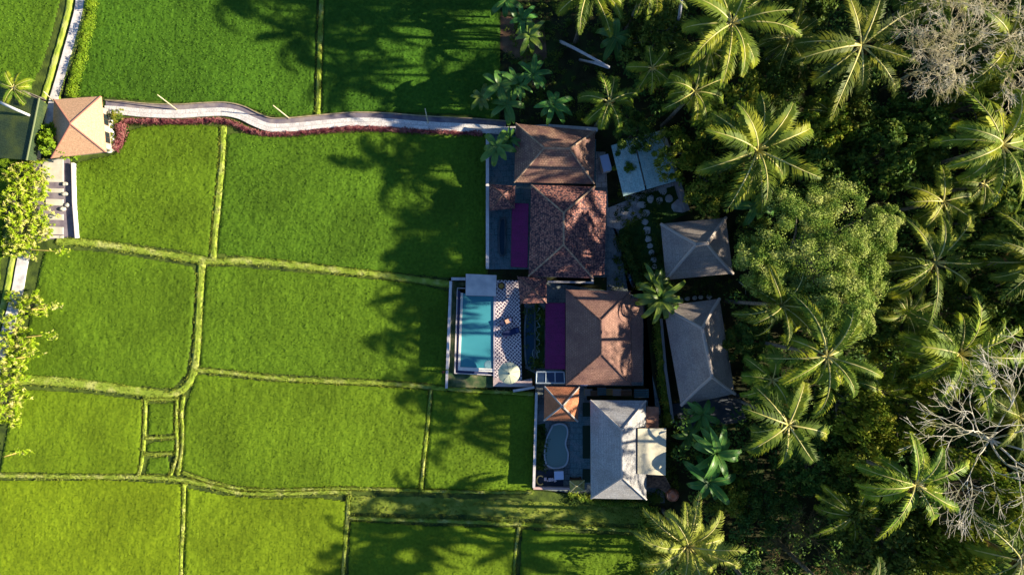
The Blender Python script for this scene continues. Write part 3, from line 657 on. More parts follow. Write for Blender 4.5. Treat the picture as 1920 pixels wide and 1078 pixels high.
# bare trees: recursive branching
def bare_tree(px, py, h, rpx, seed, m, label, name='bare_tree', depth=6, r0=.16, spread=1.0, twigs=3, base=None, flat=.5, rmin=.016, lf=(.68, .88), tp=.6):
    q = random.Random(seed); k = S * (CAMZ - h) / CAMZ; Rr = rpx * k; c = P(px, py, h * .7)
    root = thing(name, label, 'tree', (c.x, c.y, 0)); mb = MB()
    def grow(p, d, L, r, dep):
        if dep == 0: return
        r = max(r, rmin)
        n = 3; pts = [p]; dd = d.copy()
        for i in range(n):
            dd = (dd + Vector((q.gauss(0, .17), q.gauss(0, .17), q.gauss(0, .1)))).normalized(); pts.append(pts[-1] + dd * L / n)
        mb.tube(pts, [r, r * .9, r * .8, r * .7], 5 if r > .04 else 3, cap=False)
        for j in range(2 if q.random() < .55 or dep == depth else 3):
            a = q.uniform(0, 6.283); sp = q.uniform(.35, .95) * spread
            u = dd.cross(Vector((0, 0, 1))); u = u.normalized() if u.length > .01 else Vector((1, 0, 0)); v = dd.cross(u)
            nd = (dd + (u * math.cos(a) + v * math.sin(a)) * sp); nd.z = nd.z * flat + .12; nd.normalize()
            grow(pts[-1], nd, L * q.uniform(*lf), r * q.uniform(.6, .74), dep - 1)
        if dep < depth:
            for t in (1, 2):
                if q.random() < tp:
                    a = q.uniform(0, 6.283); nd = (dd + Vector((math.cos(a), math.sin(a), .2)) * .9).normalized(); grow(pts[t], nd, L * .5, r * .4, min(dep - 1, twigs))
    top = Vector((0, 0, h * .8)); mb.tube([(0, 0, 0), (0.1, 0, h * .4), top], [r0 * 1.5, r0 * 1.2, r0], 8)
    for j in range(7):
        a = j * .9 + q.uniform(-.3, .3); grow(top, Vector((math.cos(a), math.sin(a), .8)).normalized(), Rr * .36, r0 * q.uniform(.6, .85), depth)
    obj('branches', mb, m, root, local=True, smooth=True)
    return root
bare_tree(1830, 815, 17, 155, 5, M_bleach, 'bare tree with white branches at the lower right edge', depth=6, r0=.13, twigs=2, spread=.85, rmin=.017, lf=(.72, 1.0), tp=.45, flat=.35)
bare_tree(1790, 95, 17, 145, 8, mat('warm cream twigs', [(0.34, 0.33, 0.13), (0.55, 0.48, 0.32), (0.75, 0.68, 0.52)], .7), 'silvery bare tree with fine twigs at the top right', depth=7, r0=.1, spread=.8, twigs=4, rmin=.015, tp=.7, lf=(.72, .9))
bare_tree(1520, 1010, 7, 85, 12, M_brown, 'dim brown leafless shrub at the bottom of the garden', name='leafless_shrub', depth=6, r0=.07, twigs=4)

# ------------------------------------------------------------------ rosette plants with broad leaves
def rosette_builder(seed, nl, L, W, h, m, el=(.9, .1), droop=1.0):
    def b():
        q = random.Random(seed); V = []; F = []; rib = MB()
        for i in range(nl):
            az = i * 2.39996 + q.uniform(-.2, .2); e = el[0] + (el[1] - el[0]) * i / nl + q.uniform(-.1, .1); LL = L * q.uniform(.75, 1.1); n = 7; p = Vector((0, 0, h)); pts = [p.copy()]
            for k in range(n):
                e -= droop * .14 * (1 + k * .25); p = p + Vector((math.cos(e) * math.cos(az), math.cos(e) * math.sin(az), math.sin(e))) * LL / n; pts.append(p.copy())
            sd = Vector((-math.sin(az), math.cos(az), 0)); o = len(V); rl = q.uniform(-.35, .35)
            for k, p in enumerate(pts):
                t = k / n; wd = W * (math.sin(math.pi * min(1, t ** .8 * .97 + .02)) ** .75) * .5 + .015; s2 = sd * math.cos(rl) + Vector((0, 0, math.sin(rl)))
                V += [tuple(p - s2 * wd + Vector((0, 0, wd * .35))), tuple(p), tuple(p + s2 * wd + Vector((0, 0, wd * .35)))]
            for k in range(n):
                a = o + 3 * k; F += [(a, a + 1, a + 4, a + 3), (a + 1, a + 2, a + 5, a + 4)]
            rib.tube([x + Vector((0, 0, .008)) for x in pts], [.022 * (1 - .8 * k / n) for k in range(n + 1)], 4)
        st = MB().tube([(0.05, 0, 0), (0, .04, h * .5), (0, 0, h + .02)], [.09, .07, .06], 7)
        return [('leaves', mesh_np('rosette_leaves', np.array(V), np.array(F), m, True)), ('leaf_ribs', mesh_mb('rosette_ribs', rib, mat('pale leaf rib', (0.18, 0.26, 0.06)), True)), ('stem', mesh_mb('rosette_stem', st, M_bark, True))]
    return b
RK = {'g1': rosette_builder(21, 10, 2.0, .48, 3.0, M_broad), 'g2': rosette_builder(22, 8, 2.0, .55, 3.0, M_broad, el=(.7, .0)), 'g3': rosette_builder(23, 12, 2.0, .42, 3.0, M_broad, el=(1.1, .1)),
      'y1': rosette_builder(24, 15, 2.4, .36, 3.0, M_broadY, el=(1.2, .1), droop=1.35), 'y2': rosette_builder(25, 8, 2.0, .5, 3.0, M_broadY, el=(.8, .1))}
ROS = [
 (948, 2, 4.5, 38, 'g2', 'broad leaved plant at the top edge by the paddy, leftmost of the upper clump'), (980, 38, 4, 34, 'g1', 'broad leaved plant in the upper clump just under the top edge'),
 (993, 68, 4.5, 38, 'y2', 'yellow green broad leaved plant with a pale flower above the brown soil'), (936, 160, 4.5, 42, 'g2', 'dark broad leaved plant above the walkway end, left of its clump'),
 (970, 158, 4, 38, 'g3', 'dark broad leaved plant in the centre of the clump above the walkway end'), (1000, 140, 4.5, 38, 'g1', 'broad leaved plant with a yellow spike beside the brown soil'),
 (903, 183, 4, 30, 'y2', 'small yellow tinged plant leaning over the paddy above the walkway'), (950, 195, 4, 40, 'g2', 'drooping dark plant right above the walkway end'),
 (1038, 197, 3.5, 40, 'g1', 'deep green seven leaved plant above the upper brown roof'), (1153, 74, 3.5, 44, 'g2', 'thin dark plant beside the leaning pale trunk'),
 (932, 276, 3.5, 40, 'g2', 'broad leaved plant in the courtyard left of the upper brown roof'), (955, 262, 3, 26, 'g3', 'shaded leafy plant against the left eave of the upper brown roof'),
 (1330, 838, 2.6, 56, 'g3', 'large glossy many leaved plant right of the pale carport roof'), (1314, 774, 3, 40, 'g1', 'glossy plant just below the lower grey roof'),
 (1290, 814, 2.6, 34, 'g2', 'small glossy plant with rounded leaves right of the lane hedge'), (1317, 890, 2.4, 54, 'g1', 'glossy plant lowest in the row above the copper pot'),
 (1232, 558, 2.6, 48, 'y1', 'spiky plant with long arching leaves between the two grey roofs'), (1415, 385, 5, 44, 'g2', 'very dark plant right of the square grey roof'),
 (1225, 535, 3, 40, 'y1', 'arching plant over the stepping stones above the spiky one'),
]
for (px, py, h, rp, key, lab) in ROS:
    rad = rp * S * (CAMZ - h) / CAMZ; c = P(px, py, h); sc = rad / 1.75
    spawn(key, RK[key], 'broad_leaved_plant', lab, 'plant', (c.x, c.y, h - 3.0 * sc if h > 3 * sc else 0), rnd.uniform(0, 6.28), sc, 'broad leaved garden plants')

# ------------------------------------------------------------------ undergrowth filling the garden floor
def undergrowth():
    n = 5200; q = np.random.default_rng(3)
    xy = np.stack([q.uniform(1160, 2500, n), q.uniform(-260, 1340, n)], 1)
    free = [[(1100, 210), (1275, 210), (1300, 400), (1390, 395), (1395, 540), (1370, 545), (1400, 770), (1270, 775), (1270, 945), (1100, 945)]]
    bad = inpoly(xy[:, 0], xy[:, 1], free[0]) | ((xy[:, 0] < 1225) & (xy[:, 1] > 900)) | ((xy[:, 0] < 1190) & (xy[:, 1] > 140)) | ((xy[:, 0] < 1300) & (xy[:, 1] > 880) & (xy[:, 1] < 965))
    xy = xy[~bad]; C_ = []; N_ = []
    for x, y in xy:
        z = q.uniform(.6, 4.2); p = P(x, y, z); m = 46; r = q.uniform(.6, 1.3)
        d = q.normal(size=(m, 3)); d /= np.linalg.norm(d, axis=1)[:, None]; d[:, 2] = np.abs(d[:, 2]) - .2
        C_.append(np.array(p) + d * r * np.array([1, 1, .8]) * (q.random(m)[:, None] ** .4)); N_.append(d + q.normal(size=(m, 3)) * .5 + np.array([0, 0, .5]))
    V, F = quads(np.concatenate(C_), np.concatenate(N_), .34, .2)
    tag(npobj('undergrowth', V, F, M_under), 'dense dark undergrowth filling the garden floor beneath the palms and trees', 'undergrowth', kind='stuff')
    # low cover on the open soil at the top and round the houses
    C_ = []; N_ = []
    for a, b, c_, d_, k in ((945, -100, 1160, 228, 420), (1150, 340, 1240, 540, 120), (985, 560, 1022, 690, 40), (1002, 800, 1022, 878, 60), (1065, 925, 1240, 942, 120), (1260, 420, 1420, 560, 60), (1225, 780, 1270, 940, 110)):
        for _ in range(k):
            x, y = q.uniform(a, c_), q.uniform(b, d_); p = P(x, y, .2); m = 22; d = q.normal(size=(m, 3)); d[:, 2] = np.abs(d[:, 2])
            C_.append(np.array(p) + d * q.uniform(.1, .28)); N_.append(d + np.array([0, 0, 1]))
    V, F = quads(np.concatenate(C_), np.concatenate(N_), .2, .12)
    tag(npobj('ground_cover', V, F, mat('ground cover leaf', [(0.02, 0.05, 0.01), (0.06, 0.1, 0.015), (0.14, 0.17, 0.02)], .8, trans=.15)), 'low scattered weeds on the garden soil around the houses', 'ground cover', kind='stuff')
undergrowth()

# ------------------------------------------------------------------ buildings
def uvface(vs, f):
    """u along the first edge, v up the slope, in metres"""
    a = Vector(vs[f[0]]); b = Vector(vs[f[1]]); n = Vector((0, 0, 0))
    for i in range(len(f)):
        p, q = Vector(vs[f[i]]), Vector(vs[f[(i + 1) % len(f)]]); n += p.cross(q)
    u = (b - a).normalized(); v = n.normalized().cross(u)
    return [((Vector(vs[k]) - a).dot(u), (Vector(vs[k]) - a).dot(v)) for k in f]
def hip_mb(e, r, vert, th=.16, prof=None):
    """e: four eave corners TL,TR,BR,BL; r: two ridge points (top,bottom if vert else left,right); prof: list of (t, sag) rings"""
    r0, r1 = r; mb = MB(); prof = prof or [(0, 0), (1, 0)]
    tops = {0: r0, 1: (r0 if vert else r1), 2: r1, 3: (r1 if vert else r0)}      # ridge point each corner goes to
    for i in range(4):
        j = (i + 1) % 4; A, B, Ta, Tb = e[i], e[j], tops[i], tops[j]
        for (t0, s0), (t1, s1) in zip(prof[:-1], prof[1:]):
            q = [A.lerp(Ta, t0) - Vector((0, 0, s0)), B.lerp(Tb, t0) - Vector((0, 0, s0)), B.lerp(Tb, t1) - Vector((0, 0, s1)), A.lerp(Ta, t1) - Vector((0, 0, s1))]
            if (q[2] - q[3]).length < 1e-4: q = q[:3]
            f = tuple(range(len(q)))[::-1]          # eave corners run clockwise: reversed faces up
            u = uvface(q, tuple(range(len(q)))); mb.add(q, [f], [u[::-1]])
        lo = [A, B, B - Vector((0, 0, th)), A - Vector((0, 0, th))]; L = (B - A).length
        mb.add(lo, [(0, 1, 2, 3)], [[(0, 0), (L, 0), (L, -th), (0, -th)]])
    mb.add([p - Vector((0, 0, th)) for p in e], [(0, 1, 2, 3)], [[(p.x, p.y) for p in e]])
    return mb
def caps_mb(e, r, vert, rad=.09, prof=None, lift=.03):
    r0, r1 = r; mb = MB(); prof = prof or [(0, 0), (1, 0)]
    tops = [r0, (r0 if vert else r1), r1, (r1 if vert else r0)]
    for A, T in zip(e, tops): mb.tube([A.lerp(T, t) + Vector((0, 0, lift - s)) for t, s in prof], rad, 6)
    if (r0 - r1).length > .05: mb.tube([r0 + Vector((0, 0, lift)), r1 + Vector((0, 0, lift))], rad * 1.1, 6)
    return mb
def opening(root, a, b, t, wd, ht, z0, kind, inset):
    """door or window standing proud of the wall from a to b"""
    d = (b - a).normalized(); nrm = Vector((d.y, -d.x, 0)); c = a.lerp(b, t) + nrm * inset; ang = math.atan2(d.y, d.x)
    c = Vector((c.x, c.y, z0 + ht / 2))
    f = obj(kind, MB().box(c, (wd, .07, ht), ang), M_wood, root)
    if kind == 'window':
        for s in (-1, 1): obj('pane', MB().box(c + nrm * .04 + d * s * wd * .235, (wd * .42, .02, ht * .84), ang), M_glass, f)
    else: obj('handle', MB().box(c + nrm * .06 + d * wd * .36, (.04, .06, .2), ang), M_cope, f)
def house(name, label, eave, ridge, vert, he, hr, mr, mcap, mwall=None, cat='house', inset=.85, caprad=.09, prof=None, extra=None, z0=0.0, open_sides=False):
    e = [P(*p, he) for p in eave]; r = [P(*p, hr) for p in ridge]; cx = sum(e, Vector()) / 4
    root = thing(name, label, cat, (cx.x, cx.y, z0))
    ro = obj('roof', hip_mb(e, r, vert, prof=prof), mr, root)
    obj('ridge_caps', caps_mb(e, r, vert, caprad, prof), mcap, ro)
    # walls: the eave outline drawn in
    ins = []
    for i in range(4):
        p, q, o = e[i], e[i - 1], e[(i + 1) % 4]; d1 = (q - p).normalized(); d2 = (o - p).normalized(); ins.append(p + (d1 + d2) * inset)
    if not open_sides:
        obj('wall', MB().prism([(p.x, p.y) for p in ins], z0, he - .02), mwall or M_plaster, root)
        for i in range(4):
            a, b = ins[(i + 1) % 4], ins[i]; L = (b - a).length; a = Vector((a.x, a.y, 0)); b = Vector((b.x, b.y, 0))
            if i == 3: opening(root, a, b, .5, 1.8, 2.2, z0 + .02, 'door', .03); ts = (.2, .8)
            else: ts = (.28, .72) if L > 4 else (.5,)
            for t in ts: opening(root, a, b, t, 1.1, 1.2, z0 + 1.0, 'window', .03)
    else:
        for p in ins: obj('post', MB().box((p.x, p.y, (z0 + he) / 2), (.16, .16, he - z0 - .1)), M_wood, root)
        fl = MB().prism([(p.x, p.y) for p in ins], z0, z0 + .35); obj('floor_platform', fl, M_wood, root)
    return root

T_tan = tile_mat('brown weathered roof tiles', (0.27, 0.15, 0.11), (0.35, 0.21, 0.15), (0.1, 0.05, 0.045), patch=(0.17, 0.09, 0.08), pscale=.9)
T_moss = tile_mat('mottled old roof tiles', (0.33, 0.13, 0.11), (0.46, 0.22, 0.17), (0.05, 0.03, 0.04), patch=(0.06, 0.035, 0.05), pscale=4.5, plo=.46, phi=.56, bump=.9)
T_dark = tile_mat('chocolate roof tiles', (0.26, 0.14, 0.11), (0.31, 0.175, 0.14), (0.13, 0.07, 0.06), patch=(0.2, 0.105, 0.09), tw=.26, th=.2, pscale=.6)
T_grey = tile_mat('pale bluish grey roofing', (0.34, 0.34, 0.36), (0.39, 0.38, 0.4), (0.26, 0.26, 0.29), tw=1.2, th=.3, patch=(0.3, 0.29, 0.3), pscale=.7, bump=.25)
T_taupe = tile_mat('smooth taupe roofing', (0.3, 0.26, 0.24), (0.33, 0.28, 0.26), (0.24, 0.2, 0.19), tw=2.5, th=.5, patch=(0.25, 0.21, 0.2), pscale=.5, bump=.2)
T_peach = tile_mat('smooth peach clay roof', (0.56, 0.33, 0.2), (0.58, 0.345, 0.21), (0.54, 0.31, 0.19), tw=1.6, th=.35, bump=.06)
T_orange = tile_mat('orange clay roof', (0.44, 0.16, 0.08), (0.5, 0.2, 0.1), (0.3, 0.1, 0.06), tw=.22, th=.2, patch=(0.36, 0.14, 0.07), bump=.25)
K_tan = mat('tan ridge mortar', [(0.26, 0.17, 0.12), (0.42, 0.3, 0.22)], 3)
K_dark = mat('dark ridge tile', [(0.09, 0.05, 0.05), (0.2, 0.12, 0.1)], 3)
K_grey = mat('pale ridge mortar', [(0.4, 0.38, 0.38), (0.55, 0.5, 0.48)], 3)
M_purple = tile_mat('deep purple canvas', (0.14, 0.01, 0.08), (0.155, 0.012, 0.088), (0.1, 0.006, 0.06), tw=30, th=.75, patch=(0.12, 0.012, 0.075), pscale=1.5, bump=.25)

house('brown_tiled_house', 'uppermost brown tiled hipped house at the end of the walkway', [(967, 232), (1116, 246), (1114, 345), (964, 342)], [(1021, 278), (1068, 279)], False, 2.8, 4.9, T_tan, K_tan)
h2 = house('mottled_tiled_house', 'reddish mottled tiled house, second from the top, right of the narrow purple awning', [(996, 347), (1115, 350), (1112, 522), (991, 518)], [(1057, 399), (1057, 459)], True, 2.8, 5.1, T_moss, K_tan)
h3 = house('dark_tiled_house', 'chocolate tiled house behind the pool deck with a dark left slope', [(1061, 543), (1182, 546), (1184, 722), (1061, 721)], [(1127, 601), (1128, 663)], True, 2.8, 4.95, T_dark, K_dark)
h4 = house('pale_grey_house', 'pale bluish grey roofed house at the bottom with a flat cream canopy', [(1107, 750), (1211, 751), (1212, 936), (1108, 934)], [(1166, 806), (1167, 895)], True, 2.9, 5.2, T_grey, K_grey)
PR = [(0, 0), (.12, .02), (.35, .16), (.62, .2), (.88, .05), (1, 0)]
house('square_grey_house', 'square taupe roofed bungalow beside the stepping stones', [(1239, 420), (1361, 408), (1374, 513), (1249, 525)], [(1306, 458), (1325, 456.5)], False, 3.2, 5.6, T_taupe, mat('taupe ridge', (0.42, 0.36, 0.33)), caprad=.16, prof=PR)
house('long_grey_house', 'long taupe roofed bungalow below the square one, by the hedge', [(1244, 574), (1349, 560), (1378, 738), (1277, 760)], [(1317, 616), (1335, 706)], True, 3.2, 5.7, T_taupe, mat('taupe ridge', (0.42, 0.36, 0.33)), caprad=.16, prof=PR)
def lean_to(root, pts, hs, m, label=None, th=.12, name='lean_to_roof'):
    q = [P(p[0], p[1], h) for p, h in zip(pts, hs)]; mb = MB()
    lo = [p - Vector((0, 0, th)) for p in q]; uv = uvface(q, (0, 1, 2, 3))
    mb.add(q + lo, [(3, 2, 1, 0), (4, 5, 6, 7)] + [(i, (i + 1) % 4, 4 + (i + 1) % 4, 4 + i) for i in range(4)], [uv[::-1], uv] + [[(0, 0), (1, 0), (1, .1), (0, .1)]] * 4)
    o = obj(name, mb, m, root); return o
def posts(root, pts, h, m=None):
    for p in pts:
        c = P(p[0], p[1], h); obj('post', MB().box((c.x, c.y, h / 2 - .08), (.12, .12, h - .16)), m or M_wood, root)
lean_to(h2, [(1115.5, 357), (1137, 359), (1133.5, 515), (1112.5, 516)], [2.75, 2.3, 2.3, 2.75], T_moss)
lean_to(h3, [(1183, 559), (1206, 560), (1205, 716), (1184.5, 716)], [2.75, 2.3, 2.3, 2.75], T_dark)
def awning(name, label, pts, h1, h0, m, cat='awning'):
    q = [P(p[0], p[1], h) for p, h in zip(pts, (h0, h1, h1, h0))]; c = sum(q, Vector()) / 4
    root = thing(name, label, cat, (c.x, c.y, 0)); lean_to(root, pts, (h0, h1, h1, h0), m, th=.05, name='canvas')
    fr = MB()
    for a, b in ((0, 1), (1, 2), (2, 3), (3, 0)): fr.tube([q[a] - Vector((0, 0, .11)), q[b] - Vector((0, 0, .11))], .04, 5)
    obj('frame', fr, M_wood, root)
    for i in (0, 3): obj('post', MB().box((q[i].x + .15, q[i].y + (-.15 if i == 0 else .15), q[i].z / 2 - .1), (.1, .1, q[i].z - .2)), M_wood, root)
    return root
awning('purple_awning', 'purple canvas awning left of the mottled house', [(960, 381), (991, 382), (989, 502), (958, 500)], 2.6, 2.2, M_purple)
awning('purple_awning', 'purple canvas awning between the dark tiled house and the pool deck pond', [(1023, 568), (1060, 568), (1060, 692), (1022, 692)], 2.55, 2.2, M_purple)
awning('cream_canopy', 'flat cream canopy on the right side of the pale grey house', [(1196, 803), (1249, 803), (1248, 891), (1195.5, 888)], 3.9, 4.0, mat('cream canopy sheet', [(0.56, 0.52, 0.4), (0.68, 0.62, 0.48)], 1.2, bump=.15, detail=7))
awning('rust_canopy', 'small rust brown canopy at the upper right corner of the pale grey house', [(1212, 762), (1235, 763), (1235, 803), (1212, 802)], 2.7, 2.8, mat('rust canopy sheet', [(0.22, 0.1, 0.07), (0.32, 0.17, 0.12)], 2))
awning('pool_cover_canopy', 'flat pale grey canopy over the top end of the pool', [(873.5, 513.5), (931, 516), (930, 555.5), (873, 554)], 2.4, 2.3, mat('brushed pale sheet', [(0.42, 0.4, 0.42), (0.6, 0.56, 0.55)], .9, rough=.4, detail=5))
# gazebos
house('brown_gazebo', 'small mottled brown gazebo by the upper courtyard wall', [(917, 345), (966, 349), (965, 391), (918, 395)], [(943, 365), (943.4, 365.4)], False, 2.5, 3.8, T_moss, K_dark, cat='gazebo', inset=.35, caprad=.06, open_sides=True)
house('brown_gazebo', 'small mottled brown gazebo at the top right corner of the pool deck', [(970, 518), (1025, 521), (1025, 568), (976, 569.5)], [(999, 542), (999.4, 542.4)], False, 2.6, 3.9, T_moss, K_dark, cat='gazebo', inset=.35, caprad=.06, open_sides=True)
house('orange_gazebo', 'square orange tiled gazebo above the kidney shaped pool', [(1021, 724.5), (1086, 725.5), (1083.5, 790), (1020, 788)], [(1054, 761), (1054.4, 761.4)], False, 2.6, 4.2, T_orange, mat('silver ridge', (0.42, 0.38, 0.36)), cat='gazebo', inset=.4, caprad=.085, open_sides=True)
# teal shed, two sloping sheets
def shed():
    c = P(1205, 310, 0); root = thing('teal_shed', 'shed with two teal metal roof sheets under the overhanging bush', 'shed', (c.x, c.y, 0))
    tm = tile_mat('teal metal sheet', (0.34, 0.5, 0.5), (0.37, 0.53, 0.53), (0.26, 0.4, 0.42), tw=.5, th=40, patch=(0.42, 0.54, 0.52), pscale=1.5, bump=.3, rough=.5)
    lean_to(root, [(1146, 273), (1187, 260.5), (1210, 356), (1169, 368)], [2.8, 3.1, 3.1, 2.8], tm, name='roof_sheet')
    lean_to(root, [(1190, 259.5), (1236, 246), (1271, 339), (1213, 355)], [3.12, 2.9, 2.9, 3.12], tm, name='roof_sheet')
    w_ = [P(1153, 277, 0), P(1234, 254, 0), P(1262, 337, 0), P(1176, 361, 0)]
    obj('wall', MB().prism([(p.x, p.y) for p in w_], 0, 2.7), M_plaster, root)
    opening(root, Vector(w_[3]), Vector(w_[2]), .4, 1.6, 2.1, .05, 'door', .03)
shed()
# gatehouse with clay roof at the left
house('peach_gatehouse', 'peach and cream roofed gatehouse where the walkway meets the footpath', [(101, 187), (189, 181), (198, 285), (96, 297)], [(132, 232), (132.4, 232.8)], True, 3.1, 5.2, T_peach, mat('terracotta ridge', (0.34, 0.15, 0.12)), cat='gatehouse', caprad=.07, inset=.7)
def mossy():
    m = tile_mat('mossy dark roof', (0.04, 0.07, 0.03), (0.05, 0.08, 0.035), (0.03, 0.05, 0.025), tw=3, th=.25, patch=(0.1, 0.13, 0.03), pscale=.4, bump=.3)
    c = P(30, 235, 0); root = thing('mossy_roof_house', 'dark mossy roofed house cut by the left edge beside the gatehouse', 'house', (c.x, c.y, 0))
    lean_to(root, [(-40, 150), (74, 186), (50, 300), (-60, 292)], [2.6, 4.6, 4.6, 2.6], m, name='roof')
    lean_to(root, [(74.4, 186.2), (88, 196), (66, 302), (50.4, 300)], [4.6, 3.2, 3.2, 4.6], m, name='roof')
    rc = MB().tube([P(73.8, 184, 4.66), P(50, 301, 4.66)], .08, 6); obj('ridge_cap', rc, mat('olive ridge', (0.17, 0.2, 0.1)), root)
    w_ = [P(-20, 170, 0), P(95, 205, 0), P(78, 300, 0), P(-40, 290, 0)]; obj('wall', MB().prism([(p.x, p.y) for p in w_], 0, 2.3), M_plaster, root)
    pole = MB().tube([P(0, 192, 4.9), P(28, 205, 4.7), P(56, 217, 4.4)], [.13, .13, .11], 8)
    o = obj('white_pole', pole, M_white, smooth=True); tag(o, 'white pole lying across the mossy roof at the left edge', 'pole')
mossy()

# ------------------------------------------------------------------ courtyards, lanes and pavings
T_slate = tile_mat('blue grey paving', (0.12, 0.15, 0.17), (0.16, 0.19, 0.2), (0.06, 0.07, 0.08), tw=.6, th=.6, patch=(0.2, 0.22, 0.22), pscale=.8, bump=.2)
T_pale = tile_mat('pale stone paving', (0.42, 0.4, 0.39), (0.48, 0.46, 0.43), (0.16, 0.15, 0.15), tw=.8, th=1.2, patch=(0.24, 0.24, 0.25), pscale=.8, bump=.2)
T_blue = tile_mat('teal stone paving', (0.1, 0.19, 0.22), (0.13, 0.22, 0.24), (0.06, 0.1, 0.12), tw=.6, th=.6, patch=(0.16, 0.22, 0.24), pscale=1.5, bump=.2)
floor_slab('terrace', [(914, 250), (1117, 262), (1117, 345), (1000, 350), (998, 505), (914, 505)], T_blue, 0, .18)
floor_slab('terrace', [(1000, 350.5), (1137, 352), (1137, 520), (998.5, 520)], T_slate, 0, .176)
floor_slab('terrace', [(1116.5, 285), (1135, 286), (1140, 392), (1137.5, 420), (1117.5, 400)], T_pale, 0, .172)
floor_slab('driveway', [(1137.5, 392), (1185, 373), (1196, 373), (1204, 408), (1160, 432), (1164, 470), (1180, 520), (1212, 600), (1222, 700), (1238, 765), (1244, 850), (1246, 942), (1214, 942), (1215, 720), (1208, 720), (1208, 553), (1137.8, 553)], T_slate, 0, .06)
floor_slab('terrace', [(1138, 391), (1184, 372.5), (1196.5, 373), (1204.5, 408), (1161, 431), (1138, 424)], T_pale, 0, .1)
floor_slab('terrace', [(1171, 369), (1268, 341), (1272, 346), (1174, 376)], T_pale, 0, .13)
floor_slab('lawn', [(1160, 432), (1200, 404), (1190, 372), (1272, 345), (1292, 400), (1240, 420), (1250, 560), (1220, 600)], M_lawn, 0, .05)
floor_slab('terrace', [(1000, 525), (1206, 555), (1206, 722), (1100, 724), (1100, 750), (1214, 750), (1214, 940), (1004, 915), (1004, 700), (985, 690), (983, 570)], T_slate, 0, .15)
floor_slab('terrace', [(1068, 782), (1108, 770), (1108, 905), (1068, 905)], T_blue, .15, .2)
floor_slab('forecourt', [(1255, 758), (1385, 738), (1400, 790), (1262, 806)], mat('dim blue asphalt', [(0.06, 0.07, 0.09), (0.09, 0.1, 0.12)], 1), 0, .05)
for pp in ([(1092, 754), (1106, 754), (1106, 780), (1092, 780)], [(1092, 797), (1106, 797), (1106, 858), (1092, 858)], [(1092, 878), (1106, 878), (1106, 903), (1092, 903)]):
    floor_slab('planting_bed', pp, mat('dark green turf panel', (0.02, 0.045, 0.03)), .2, .24)
floor_slab('bare_soil', [(935, 30), (1020, 40), (1026, 112), (972, 118), (935, 90)], mat('warm bare soil', [(0.1, 0.06, 0.04), (0.2, 0.12, 0.07)], .9, bump=.4), 0, .04)

wall('garden_wall', [(914, 247), (914, 504)], 'long bluish garden wall between the big paddy and the upper courtyards', 1.5, M_wallm, M_cope, t=.22)
wall('garden_wall', [(946, 242), (1030, 237), (1117, 243)], 'dim blue wall along the top eave of the upper brown house', 1.5, M_wallm, M_cope, t=.3)
wall('garden_wall', [(846, 523), (875, 523)], 'short blue topped wall at the upper left corner of the pool', 1.2, M_wallm, M_cope)
wall('pool_garden_wall', [(838.4, 694), (837, 728)], 'low end of the thin lilac wall at the lower left corner of the pool garden', .55, M_wallm, M_cope, t=.16)
wall('pool_garden_wall', [(845, 527), (838.5, 692)], 'tall thin lilac wall along the left side of the pool garden', 1.7, M_wallm, M_cope, t=.16)
wall('garden_wall', [(1006, 736), (1001, 914)], 'wall between the shaded paddy and the kidney pool garden', 1.5, M_wallm, M_cope, t=.16)
wall('garden_wall', [(1000, 915), (1070, 916)], 'low pinkish wall below the dark terrace with the gold bench', .9, M_wallm, mat('pink coping', (0.5, 0.34, 0.32)), t=.14)
wall('garden_wall', [(1002, 726), (962, 733)], 'short blue white wall below the pool deck', .9, M_wallm, M_cope, t=.14)
wall('lane_wall', [(1240, 600), (1248, 690), (1262, 790)], 'narrow wall beside the climbing hedge by the long grey house', 1.6, M_wallm, mat('dim coping', (0.24, 0.23, 0.22)), t=.16)
wall('garden_wall', [(1272, 338), (1290, 395)], 'blue grey wall at the right of the stepping stone lawn', 1.6, M_wallm, mat('dim coping', (0.24, 0.23, 0.22)), t=.3)
wall('white_wall', [(136, 308), (138, 380), (143, 444)], 'white driveway wall left of the light green paddy', .65, M_white, mat('white coping', (0.75, 0.68, 0.66)), t=.2)
wall('house_wall', [(1029, 528), (1111, 530), (1111, 516)], 'thin pale blue wall between the mottled and the dark tiled houses', 1.6, M_wallm, M_cope, t=.1)

